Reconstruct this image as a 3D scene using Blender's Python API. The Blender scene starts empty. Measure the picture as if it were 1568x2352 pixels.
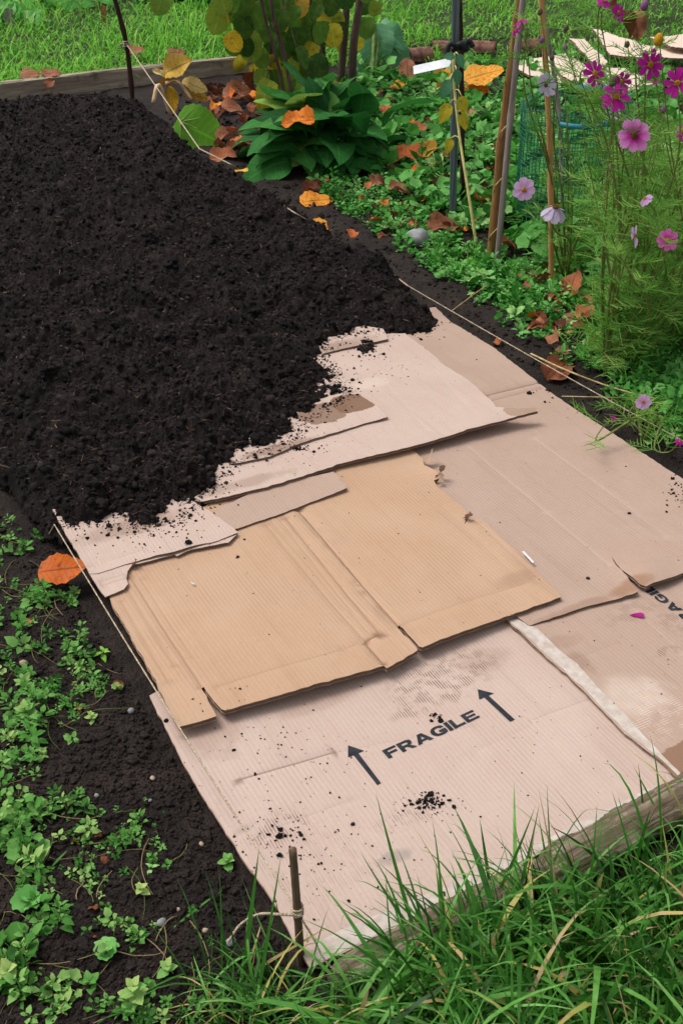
import bpy, math, random
import numpy as np
from mathutils import Matrix, Vector
from mathutils.geometry import delaunay_2d_cdt, tessellate_polygon

# ------------------------------------------------------------------ camera, sky, sun, exposure
SC = bpy.context.scene
COL = SC.collection
F_PX, CX, CY, HOR, H = 2590.0, 784.0, 1176.0, -490.0, 1.30      # lens and horizon measured on the photograph (1568 px wide)
PITCH = math.atan((CY - HOR) / F_PX)
cam_d = bpy.data.cameras.new('camera')
cam = bpy.data.objects.new('camera', cam_d); COL.objects.link(cam)
cam.location = (0, 0, H)
cam.rotation_euler = (math.pi / 2 - PITCH, 0, 0)
cam_d.sensor_fit = 'HORIZONTAL'; cam_d.sensor_width = 24.0
cam_d.lens = F_PX / 1568 * 24.0
cam_d.clip_start = 0.05; cam_d.clip_end = 900
cam_d.dof.use_dof = True; cam_d.dof.focus_distance = 2.2; cam_d.dof.aperture_fstop = 26
SC.camera = cam

SUN_EL, SUN_AZ = math.radians(62), math.radians(-70)             # azimuth from +Y towards +X
world = bpy.data.worlds.new('World'); SC.world = world; world.use_nodes = True
wn, wl = world.node_tree.nodes, world.node_tree.links
bg = wn['Background']
sky = wn.new('ShaderNodeTexSky'); sky.sky_type = 'NISHITA'; sky.sun_disc = False
sky.sun_elevation = SUN_EL; sky.sun_rotation = SUN_AZ
sky.dust_density = 4.0; sky.air_density = 1.0; sky.ozone_density = 1.0
hsv = wn.new('ShaderNodeHueSaturation'); hsv.inputs['Saturation'].default_value = 0.22   # overcast: grey sky
wl.new(sky.outputs[0], hsv.inputs['Color']); wl.new(hsv.outputs[0], bg.inputs['Color'])
bg.inputs['Strength'].default_value = 0.105
sun_d = bpy.data.lights.new('sun', 'SUN'); sun_d.energy = 1.15; sun_d.angle = math.radians(26); sun_d.color = (1.0, 0.95, 0.88)
sun = bpy.data.objects.new('sun', sun_d); COL.objects.link(sun)
sv = Vector((math.sin(SUN_AZ) * math.cos(SUN_EL), math.cos(SUN_AZ) * math.cos(SUN_EL), math.sin(SUN_EL)))
sun.rotation_euler = sv.to_track_quat('Z', 'Y').to_euler()
SC.view_settings.view_transform = 'Standard'; SC.view_settings.look = 'None'
SC.view_settings.exposure = 0.77; SC.view_settings.gamma = 1.0
SC.cycles.use_denoising = True
SC.cycles.max_bounces = 6; SC.cycles.transparent_max_bounces = 4

# ------------------------------------------------------------------ helpers
rng = np.random.default_rng(7)
sp, cp = math.sin(PITCH), math.cos(PITCH)
def ray(x, y):
    a = (np.asarray(x, float) - CX) / F_PX; b = (np.asarray(y, float) - CY) / F_PX
    return np.stack([a, cp - b * sp, -sp - b * cp], -1)
def G(x, y, z=0.0):
    d = ray(x, y); t = (np.asarray(z, float) - H) / d[..., 2]
    p = d * t[..., None]; p[..., 2] += H
    return p
def PY(x, y, Y):
    d = ray(x, y); p = d * (np.asarray(Y, float) / d[..., 1])[..., None]; p[..., 2] += H
    return p
def px_size(p):           # metres per photo pixel at a point
    p = np.asarray(p, float); d = p[1] * cp - (p[2] - H) * sp
    return d / F_PX
BO = G(712, 2224)[:2]
EU = np.array([0.8785, 0.4777]); EV = np.array([-0.4777, 0.8785])
TH = math.atan2(EU[1], EU[0])
def UV(p):
    q = np.asarray(p, float)[..., :2] - BO
    return np.stack([q @ EU, q @ EV], -1)
def BW(u, v, z=0.0):
    p = BO + np.asarray(u, float)[..., None] * EU + np.asarray(v, float)[..., None] * EV
    return np.concatenate([p, np.broadcast_to(np.asarray(z, float), p.shape[:-1])[..., None]], -1)

def _h(ix, iy, s):
    n = (ix.astype(np.int64) * 374761393 + iy.astype(np.int64) * 668265263 + s * 982451653) & 0xffffffff
    n = ((n ^ (n >> 13)) * 1274126177) & 0xffffffff
    return ((n ^ (n >> 16)) & 0xffff) / 65535.0
def pn(x, y, s=0):        # gradient noise, about -1..1
    x = np.asarray(x, float); y = np.asarray(y, float)
    ix = np.floor(x); iy = np.floor(y); fx = x - ix; fy = y - iy
    u = fx * fx * fx * (fx * (fx * 6 - 15) + 10); v = fy * fy * fy * (fy * (fy * 6 - 15) + 10)
    def g(dx, dy):
        a = _h(ix + dx, iy + dy, s) * 2 * math.pi
        return np.cos(a) * (fx - dx) + np.sin(a) * (fy - dy)
    n0 = g(0, 0) * (1 - u) + g(1, 0) * u; n1 = g(0, 1) * (1 - u) + g(1, 1) * u
    return (n0 * (1 - v) + n1 * v) * 1.5
def fbm(x, y, o=4, s=0):
    r = 0; a = 1.0; f = 1.0
    for i in range(o):
        r = r + a * pn(x * f + 13.7 * i, y * f - 7.1 * i, s + i); a *= 0.5; f *= 2.03
    return r
def seg_dist(P, poly, closed=True):
    d = np.full(len(P), 1e9); n = len(poly)
    for i in range(n if closed else n - 1):
        a = poly[i]; b = poly[(i + 1) % n]; ab = b - a; L = max(ab @ ab, 1e-12)
        t = np.clip(((P - a) @ ab) / L, 0, 1); q = P - (a + t[:, None] * ab)
        d = np.minimum(d, np.hypot(q[:, 0], q[:, 1]))
    return d
def inside(P, poly):
    r = np.zeros(len(P), bool); n = len(poly); j = n - 1
    for i in range(n):
        a = poly[i]; b = poly[j]; j = i
        c = (a[1] > P[:, 1]) != (b[1] > P[:, 1])
        with np.errstate(divide='ignore', invalid='ignore'):
            r ^= c & (P[:, 0] < (b[0] - a[0]) * (P[:, 1] - a[1]) / (b[1] - a[1] + 1e-15) + a[0])
    return r

def mk(name, V, F, mat=None, parent=None, smooth=True, attrs=None, mi=None, loc=None, rotz=0.0, mats=None):
    """one mesh object; F = list of (k,3)/(k,4) index arrays; V in the object's local space"""
    me = bpy.data.meshes.new(name)
    V = np.asarray(V, np.float32); F = [np.asarray(f, np.int32) for f in F if len(f)]
    me.vertices.add(len(V)); me.vertices.foreach_set('co', V.ravel())
    nl = sum(f.size for f in F); nf = sum(len(f) for f in F)
    me.loops.add(nl); me.loops.foreach_set('vertex_index', np.concatenate([f.ravel() for f in F]))
    me.polygons.add(nf)
    tot = np.concatenate([np.full(len(f), f.shape[1], np.int32) for f in F])
    st = np.concatenate([[0], np.cumsum(tot)[:-1]]).astype(np.int32)
    me.polygons.foreach_set('loop_start', st)
    try: me.polygons.foreach_set('loop_total', tot)
    except Exception: pass
    me.polygons.foreach_set('use_smooth', np.full(nf, bool(smooth)))
    for m in (mats or ([mat] if mat else [])): me.materials.append(m)
    if mi is not None: me.polygons.foreach_set('material_index', np.asarray(mi, np.int32))
    for k, a in (attrs or {}).items():
        at = me.attributes.new(k, 'FLOAT', 'POINT'); at.data.foreach_set('value', np.asarray(a, np.float32))
    me.update(calc_edges=True); me.validate()
    o = bpy.data.objects.new(name, me); COL.objects.link(o)
    if parent is not None: o.parent = parent
    if loc is not None: o.location = loc
    o.rotation_euler = (0, 0, rotz)
    return o
def tag(o, label, cat, group=None):
    o['label'] = label; o['category'] = cat
    if group: o['group'] = group
    return o
def kind(o, k, label=None):
    o['kind'] = k
    if label: o['label'] = label
    return o
def thing(name, loc, label, cat, group=None, rot=(0, 0, 0)):
    o = bpy.data.objects.new(name, None); COL.objects.link(o); o.empty_display_size = 0.02
    o.location = loc; o.rotation_euler = rot
    return tag(o, label, cat, group)
def part(name, me, parent, M=None):      # object sharing mesh data
    o = bpy.data.objects.new(name, me); COL.objects.link(o); o.parent = parent
    if M is not None: o.matrix_local = M
    return o
class MB:
    def __init__(s): s.V = []; s.F = []; s.A = []; s.B = []; s.n = 0
    def add(s, V, F, a=0.0, b=0.0):
        V = np.asarray(V, float)
        for f in F:
            if len(f): s.F.append(np.asarray(f) + s.n)
        s.V.append(V); s.n += len(V)
        s.A.append(np.broadcast_to(np.asarray(a, float), (len(V),))); s.B.append(np.broadcast_to(np.asarray(b, float), (len(V),)))
    def inst(s, bV, bF, M, T, a=None, b=None):
        N, n = len(T), len(bV)
        V = np.einsum('kij,nj->kni', M, bV) + T[:, None, :]
        off = (np.arange(N) * n)[:, None, None]
        F = [(np.asarray(f)[None] + off).reshape(-1, np.asarray(f).shape[1]) for f in bF]
        s.add(V.reshape(-1, 3), F, 0 if a is None else np.repeat(a, n), 0 if b is None else np.tile(b, N))
    def build(s, name, mat, parent=None, smooth=True, loc=(0, 0, 0), **k):
        V = np.concatenate(s.V) - np.asarray(loc, float)
        return mk(name, V, s.F, mat, parent, smooth, {'rnd': np.concatenate(s.A), 'len': np.concatenate(s.B)}, loc=loc if parent is None else None, **k)
def frames(d, up=None, roll=None):
    """matrices with columns side, dir, normal"""
    d = d / np.linalg.norm(d, axis=1)[:, None]
    if up is None: up = np.tile([0, 0, 1.0], (len(d), 1))
    s_ = np.cross(d, up); ln = np.linalg.norm(s_, axis=1)
    bad = ln < 1e-4; s_[bad] = [1, 0, 0]; ln[bad] = 1; s_ /= ln[:, None]
    n = np.cross(s_, d)
    if roll is not None:
        c, q = np.cos(roll)[:, None], np.sin(roll)[:, None]
        s_, n = s_ * c + n * q, n * c - s_ * q
    return np.stack([s_, d, n], -1)
def tube(pts, rad, sides=6, cap=True):
    pts = np.asarray(pts, float); n = len(pts)
    rad = np.broadcast_to(np.asarray(rad, float), (n,))
    t = np.gradient(pts, axis=0); t /= np.linalg.norm(t, axis=1)[:, None] + 1e-12
    ref = np.array([0, 0, 1.0]) if abs(t[:, 2]).mean() < 0.8 else np.array([1.0, 0, 0])
    a = np.cross(t, ref); a /= np.linalg.norm(a, axis=1)[:, None] + 1e-12; b = np.cross(t, a)
    th = np.arange(sides) * 2 * math.pi / sides
    V = pts[:, None] + rad[:, None, None] * (np.cos(th)[None, :, None] * a[:, None] + np.sin(th)[None, :, None] * b[:, None])
    V = V.reshape(-1, 3); F = []
    i = np.arange(n - 1)[:, None] * sides; j = np.arange(sides)[None]
    F.append(np.stack([i + j, i + (j + 1) % sides, i + sides + (j + 1) % sides, i + sides + j], -1).reshape(-1, 4))
    if cap:
        V = np.concatenate([V, pts[[0, -1]]]); k = n * sides
        jj = np.arange(sides)
        F.append(np.stack([np.full(sides, k), (jj + 1) % sides, jj], -1))
        F.append(np.stack([np.full(sides, k + 1), (n - 1) * sides + jj, (n - 1) * sides + (jj + 1) % sides], -1))
    return V, F
def curve(pts, n=16):     # Catmull-Rom through pts
    P = np.asarray(pts, float)
    if len(P) == 2: return P[0] + np.linspace(0, 1, n)[:, None] * (P[1] - P[0])
    Q = np.vstack([2 * P[0] - P[1], P, 2 * P[-1] - P[-2]]); out = []
    m = max(2, n // (len(P) - 1))
    for i in range(len(P) - 1):
        t = np.linspace(0, 1, m, endpoint=False)[:, None]; a, b, c, d = Q[i:i + 4]
        out.append(0.5 * (2 * b + (c - a) * t + (2 * a - 5 * b + 4 * c - d) * t ** 2 + (3 * b - a - 3 * c + d) * t ** 3))
    return np.vstack(out + [P[-1:]])
def grid_faces(nr, nc):
    i = np.arange(nr - 1)[:, None] * nc; j = np.arange(nc - 1)[None]
    return np.stack([i + j, i + j + 1, i + nc + j + 1, i + nc + j], -1).reshape(-1, 4)
def leaf(prof, nl=7, nw=2, fold=0.15, droop=0.25, wave=0.0, tooth=0.0, seed=0, twist=0.0):
    """leaf along +y, unit length, upper side +z; prof(t) is the full width"""
    r = np.random.default_rng(seed)
    t = np.linspace(0, 1, nl + 1); w = np.array([prof(x) for x in t])
    if tooth: w = w * (1 + tooth * np.where(np.arange(nl + 1) % 2, 1, -1) * (t > 0.08) * (t < 0.97))
    js = np.linspace(-1, 1, 2 * nw + 1); V = []
    ph = r.random() * 6
    for k, x in enumerate(t):
        for j in js:
            xx = j * w[k] / 2; zz = fold * abs(j) * w[k] / 2 - droop * x * x + wave * abs(j) * math.sin(9 * x + ph + 2 * (j > 0))
            a = twist * x
            V.append((xx * math.cos(a) - zz * math.sin(a) * 0.3, x - droop * droop * 0.5 * x ** 3 - abs(j) * w[k] * 0.06, zz + xx * math.sin(a)))
    return np.array(V), [grid_faces(nl + 1, 2 * nw + 1)], np.repeat(t, 2 * nw + 1)
P_OVATE = lambda t: 0.62 * math.sin(math.pi * min(1, t ** 0.75)) ** 0.8 if 0 < t < 1 else 0.02
P_LANCE = lambda t: 0.36 * (math.sin(math.pi * t ** 0.85) ** 0.9) * (0.35 + 0.65 * min(1, t * 2.2)) + 0.03 if 0 < t < 1 else 0.03
P_ROUND = lambda t: 1.0 * math.sqrt(max(0, 1 - (2 * t - 0.92) ** 2 / 1.17)) if 0 < t < 1 else 0.12
def roundleaf(n=18, lobes=5, depth=0.12, cup=0.12, notch=0.3, seed=0):
    """rounded lobed leaf, stalk joins at the origin, spreads along +y"""
    r = np.random.default_rng(seed); V = [(0, 0, 0)]; L = [0]
    for ring in (0.5, 1.0):
        for k in range(n):
            a = -math.pi + (k + 0.5) * 2 * math.pi / n
            rr = 0.5 * (1 - depth + depth * math.cos(lobes * a)) * (1 - notch * math.exp(-((abs(a) - math.pi) / 0.35) ** 2)) * (1 + 0.06 * r.standard_normal() * ring)
            V.append((ring * rr * math.sin(a) * 1.05, 0.42 * ring + ring * rr * math.cos(a) - 0.42 * ring * 0.0, cup * ring ** 2 * 0.5 + 0.05 * ring * math.sin(3 * a + seed)))
            L.append(ring)
    V = np.array(V); V[0] = (0, 0.12, 0)
    j = np.arange(n)
    return V, [np.stack([np.zeros(n, int), 1 + (j + 1) % n, 1 + j], -1), np.stack([1 + j, 1 + (j + 1) % n, 1 + n + (j + 1) % n, 1 + n + j], -1)], np.array(L)

# ------------------------------------------------------------------ materials
def srgb(r, g, b):
    f = lambda c: ((c / 255 + 0.055) / 1.055) ** 2.4 if c > 10 else c / 255 / 12.92
    return (f(r), f(g), f(b), 1)
class NT:
    def __init__(s, name):
        s.m = bpy.data.materials.new(name); s.m.use_nodes = True
        s.n, s.l = s.m.node_tree.nodes, s.m.node_tree.links
        s.b = s.n['Principled BSDF']; s.out = s.n['Material Output']
    def new(s, t, **k):
        n = s.n.new('ShaderNode' + t)
        for a, v in k.items(): setattr(n, a, v)
        return n
    def put(s, sock, v):
        if hasattr(v, 'is_linked') or isinstance(v, bpy.types.NodeSocket): s.l.new(v, sock)
        else: sock.default_value = v
    def noise(s, vec, scale, detail=3.0, rough=0.55, dist=0.0):
        n = s.new('TexNoise'); s.put(n.inputs['Vector'], vec); n.inputs['Scale'].default_value = scale
        n.inputs['Detail'].default_value = detail; n.inputs['Roughness'].default_value = rough; n.inputs['Distortion'].default_value = dist
        return n.outputs['Fac']
    def math(s, op, a, b=0.0, c=None, clamp=False):
        n = s.new('Math', operation=op, use_clamp=clamp); s.put(n.inputs[0], a); s.put(n.inputs[1], b)
        if c is not None: s.put(n.inputs[2], c)
        return n.outputs[0]
    def ramp(s, f, lo, hi, a=0.0, b=1.0):
        n = s.new('MapRange', interpolation_type='SMOOTHSTEP'); s.put(n.inputs[0], f)
        for i, v in enumerate((lo, hi, a, b)): n.inputs[i + 1].default_value = v
        return n.outputs[0]
    def mix(s, f, a, b, blend='MIX'):
        n = s.new('Mix', data_type='RGBA', blend_type=blend); s.put(n.inputs[0], f); s.put(n.inputs[6], a); s.put(n.inputs[7], b)
        return n.outputs[2]
    def attr(s, name): return s.new('Attribute', attribute_name=name).outputs['Fac']
    def obj(s): return s.new('TexCoord').outputs['Object']
    def pos(s): return s.new('NewGeometry').outputs['Position']
    def bump(s, h, dist, strength=1.0):
        n = s.new('Bump'); s.put(n.inputs['Height'], h); n.inputs['Distance'].default_value = dist; n.inputs['Strength'].default_value = strength
        s.l.new(n.outputs[0], s.b.inputs['Normal']); return n
    def done(s, col=None, rough=0.8, spec=0.3):
        if col is not None: s.put(s.b.inputs['Base Color'], col)
        s.put(s.b.inputs['Roughness'], rough); s.b.inputs['Specular IOR Level'].default_value = spec
        return s.m
    def map(s, vec, scale, rot=0.0):
        n = s.new('Mapping'); s.l.new(vec, n.inputs['Vector']); n.inputs['Scale'].default_value = scale; n.inputs['Rotation'].default_value = (0, 0, rot)
        return n.outputs[0]
def rgbmap(t, stops, f):
    n = t.new('ValToRGB'); e = n.color_ramp.elements
    while len(e) < len(stops): e.new(0.5)
    for k, (p, c) in enumerate(stops): e[k].position = p; e[k].color = c
    t.put(n.inputs[0], f); return n.outputs[0]
_lm = {}
def leaf_mat(name, stops, trans=0.3, rough=0.55, vein=None, spot=None, bumps=0.0015, spec=0.22):
    """foliage: colour by the leaf's own random number, mottled, thin and translucent"""
    t = NT(name); v = t.pos()
    f = t.math('ADD', t.attr('rnd'), t.math('MULTIPLY', t.math('SUBTRACT', t.noise(v, 45, 3), 0.5), 0.35), clamp=True)
    c = rgbmap(t, stops, f)
    if vein is not None:
        sd = t.attr('side'); a = t.math('ABSOLUTE', t.math('SUBTRACT', sd, 1.0)); has = t.math('GREATER_THAN', sd, 0.5)
        lat = t.math('SINE', t.math('MULTIPLY', t.math('SUBTRACT', t.math('MULTIPLY', t.attr('len'), 8.0), t.math('MULTIPLY', a, 1.6)), 2 * math.pi))
        vm = t.math('MAXIMUM', t.ramp(a, .10, .02), t.math('MULTIPLY', t.ramp(lat, .82, 1.0), .55))
        c = t.mix(t.math('MULTIPLY', t.math('MULTIPLY', vm, has), abs(vein)), c, t.mix(1.0, c, (2.0, 1.9, 1.7, 1) if vein > 0 else (.38, .34, .32, 1), 'MULTIPLY'))
    if spot is not None: c = t.mix(t.ramp(t.noise(v, 60, 4), 0.55, 0.72, 0, 0.7), c, spot)
    t.bump(t.noise(v, 150, 3), bumps, 0.6)
    t.done(c, rough, spec)
    tr = t.new('BsdfTranslucent'); t.put(tr.inputs['Color'], c)
    mx = t.new('MixShader'); mx.inputs[0].default_value = trans
    t.l.new(t.b.outputs[0], mx.inputs[1]); t.l.new(tr.outputs[0], mx.inputs[2]); t.l.new(mx.outputs[0], t.out.inputs['Surface'])
    return t.m
def plain(name, c1, c2, scale=30, rough=0.8, spec=0.3, bump=0.001, stretch=None, detail=4):
    t = NT(name); v = t.obj()
    if stretch: v = t.map(v, stretch)
    n = t.noise(v, scale, detail)
    c = t.mix(t.ramp(n, 0.35, 0.65), c1, c2)
    if bump: t.bump(n, bump)
    return t.done(c, rough, spec)

def soil_mat(name, dark, light, grain=220, turf=None):
    t = NT(name); v = t.pos()
    n1 = t.noise(v, 14, 4); n2 = t.noise(v, grain, 4, 0.65); n3 = t.noise(v, 60, 3)
    f = t.math('ADD', t.math('MULTIPLY', n1, 0.45), t.math('MULTIPLY', n2, 0.55))
    c = t.mix(t.ramp(f, 0.34, 0.68), dark, light)
    if turf is not None: c = t.mix(t.attr('turf'), c, t.mix(t.ramp(n3, 0.35, 0.65), turf[0], turf[1]))
    h = t.math('ADD', n2, t.math('MULTIPLY', n3, 2.0))
    t.bump(h, 0.006)
    return t.done(c, 0.85, 0.22)
M_soil = soil_mat('soil', srgb(24, 19, 17), srgb(56, 46, 41), 240, (srgb(34, 44, 18), srgb(54, 72, 28)))
def compost_mat():
    t = NT('compost'); v = t.pos()
    n1 = t.noise(v, 9, 3); n2 = t.noise(v, 130, 4, 0.7); n3 = t.noise(t.map(v, (1, 1, 1)), 420, 3, 0.7, 1.5)
    f = t.math('ADD', t.math('ADD', t.math('MULTIPLY', n1, 0.4), t.math('MULTIPLY', n2, 0.35)), t.math('MULTIPLY', t.attr('rnd'), 0.28))
    c = rgbmap(t, [(0.30, srgb(13, 11, 11)), (0.50, srgb(33, 28, 27)), (0.68, srgb(64, 55, 52)), (0.86, srgb(112, 98, 90))], f)
    t.bump(t.math('ADD', n2, n3), 0.006)
    return t.done(c, 0.9, 0.15)
M_compost = compost_mat()
M_fibre = leaf_mat('compost_fibre', [(0.0, srgb(48, 40, 40)), (0.35, srgb(74, 60, 54)), (1.0, srgb(140, 112, 90))], 0.05, 0.8, spec=0.1)

# ------------------------------------------------------------------ ground
BED_W = 1.36
BED_L = UV(G(330, 196))[1]
def turf_mask(X, Y):
    uv = UV(np.stack([X, Y], -1)); u, v = uv[:, 0], uv[:, 1]
    m = np.clip((v - BED_L - 0.05) / 0.2, 0, 1)                                          # lawn behind the far board
    m = np.maximum(m, np.clip((-v - 0.07) / 0.05, 0, 1) * np.clip((u + 0.16 + 0.3 * np.clip(-v, 0, 0.3)) / 0.12, 0, 1))   # grass in front
    far = np.clip((Y - 7.0) / 0.8, 0, 1)
    return np.maximum(m, far)
def ground_z(X, Y):
    X = np.asarray(X, float); Y = np.asarray(Y, float)
    uv = UV(np.stack([X, Y], -1)); u, v = uv[..., 0], uv[..., 1]
    b = np.minimum(np.minimum(u + 0.02, BED_W + 0.02 - u), np.minimum(v + 0.01, BED_L - v))
    out = np.clip(-b / 0.05, 0, 1)
    z = 0.010 * fbm(X * 5, Y * 5, 3, 1) + (0.0045 * np.abs(fbm(X * 26, Y * 26, 2, 5)) + 0.003 * pn(X * 70, Y * 70, 9)) * np.clip(.5 + 1.5 * fbm(X * 4, Y * 4, 2, 19), .1, 1.2)
    z = z * out + (-0.014) * (1 - out)
    z = z + 0.035 * np.clip((v - BED_L - 0.03) / 0.1, 0, 1) * (Y < 60)
    return z
ys = np.concatenate([np.geomspace(0.45, 4.6, 370), np.geomspace(4.6, 11, 90)[1:], np.geomspace(11, 600, 30)[1:]])
ss = np.concatenate([-np.geomspace(6, 0.5, 26)[:-1], np.linspace(-0.5, 0.5, 320), np.geomspace(0.5, 6, 26)[1:]])
YY, SS = np.meshgrid(ys, ss, indexing='ij'); XX = SS * (YY + 0.25)
gz = ground_z(XX.ravel(), YY.ravel())
ground = mk('ground', np.stack([XX.ravel(), YY.ravel(), gz], -1), [grid_faces(len(ys), len(ss))], M_soil,
            attrs={'turf': turf_mask(XX.ravel(), YY.ravel())})
kind(ground, 'structure', 'dark bare garden soil around the bed with grassy margins')

# ------------------------------------------------------------------ cardboard
def card_mat(name, base, pale, dark, flute=128.0, stains=(), mottle=0.3, fscale=1.0):
    """paper liner over corrugation: flute lines run along local y; stains = (x, y, rx, ry, colour, strength, striped)"""
    t = NT(name); v = t.obj()
    sx = t.new('SeparateXYZ'); t.l.new(v, sx.inputs[0]); X, Y = sx.outputs[0], sx.outputs[1]
    n1 = t.noise(v, 5, 3); n2 = t.noise(v, 160, 4, 0.7); n3 = t.noise(t.map(v, (60, 3, 1)), 1.0, 3); n4 = t.noise(v, 900, 2)
    c = t.mix(t.ramp(n1, 0.3, 0.72, 0.0, mottle), base, pale)
    c = t.mix(t.ramp(n2, 0.42, 0.75, 0.0, 0.30), c, pale)
    c = t.mix(t.ramp(n3, 0.5, 0.8, 0.0, 0.22), c, dark)
    fl = t.math('SINE', t.math('MULTIPLY', X, 2 * math.pi * flute))
    flm = t.math('MULTIPLY', t.ramp(fl, 0.0, 1.0), t.ramp(t.noise(v, 7, 2), 0.4, 0.65))
    c = t.mix(t.math('MULTIPLY', flm, 0.24 * fscale), c, dark)
    wr = t.attr('wear')
    c = t.mix(t.ramp(wr, 0.0, 1.0, 0.0, 0.75), c, pale)
    c = t.mix(t.ramp(wr, 0.0, -1.0, 0.0, 0.8), c, (dark[0] * .55, dark[1] * .5, dark[2] * .5, 1))
    for k, (x, y, rx, ry, col, st, striped) in enumerate(stains):
        dx = t.math('DIVIDE', t.math('SUBTRACT', X, x), rx); dy = t.math('DIVIDE', t.math('SUBTRACT', Y, y), ry)
        d = t.math('ADD', t.math('MULTIPLY', dx, dx), t.math('MULTIPLY', dy, dy))
        d = t.math('ADD', d, t.math('MULTIPLY', t.math('SUBTRACT', t.noise(v, 14 + 3 * k, 4), 0.5), 2.6))
        m = t.ramp(d, *((1.5, 0.1) if striped >= 0 else (1.15, 0.95)), 0.0, st)
        if striped > 0:
            s2 = t.math('SINE', t.math('ADD', t.math('MULTIPLY', X if striped == 1 else Y, 2 * math.pi * 215), t.math('MULTIPLY', t.noise(v, 30, 2), 5.0)))
            m = t.math('MULTIPLY', m, t.math('MULTIPLY', t.ramp(s2, -0.1, 0.9), t.ramp(t.noise(v, 48, 3), 0.42, 0.6)))
        c = t.mix(m, c, col)
    h = t.math('ADD', t.math('MULTIPLY', fl, 0.16 * fscale), t.math('ADD', t.math('MULTIPLY', n2, 0.35), t.math('MULTIPLY', n4, 0.25)))
    t.bump(h, 0.0012, 0.7)
    return t.done(c, 0.88, 0.18)
def edge_mat(name, a, b):
    t = NT(name); v = t.obj()
    sx = t.new('SeparateXYZ'); t.l.new(v, sx.inputs[0])
    ph = t.math('ADD', t.math('MULTIPLY', t.math('ADD', sx.outputs[0], sx.outputs[1]), 2 * math.pi * 120), t.math('MULTIPLY', sx.outputs[2], 2400.0))
    c = t.mix(t.ramp(t.math('SINE', ph), -0.3, 0.7), a, b)
    return t.done(c, 0.95, 0.1)
M_core = edge_mat('corrugated_core', srgb(78, 62, 52), srgb(138, 114, 96))
M_liner_edge = plain('liner_edge', srgb(132, 108, 92), srgb(158, 132, 114), 80, 0.9, 0.1, 0)

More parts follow.
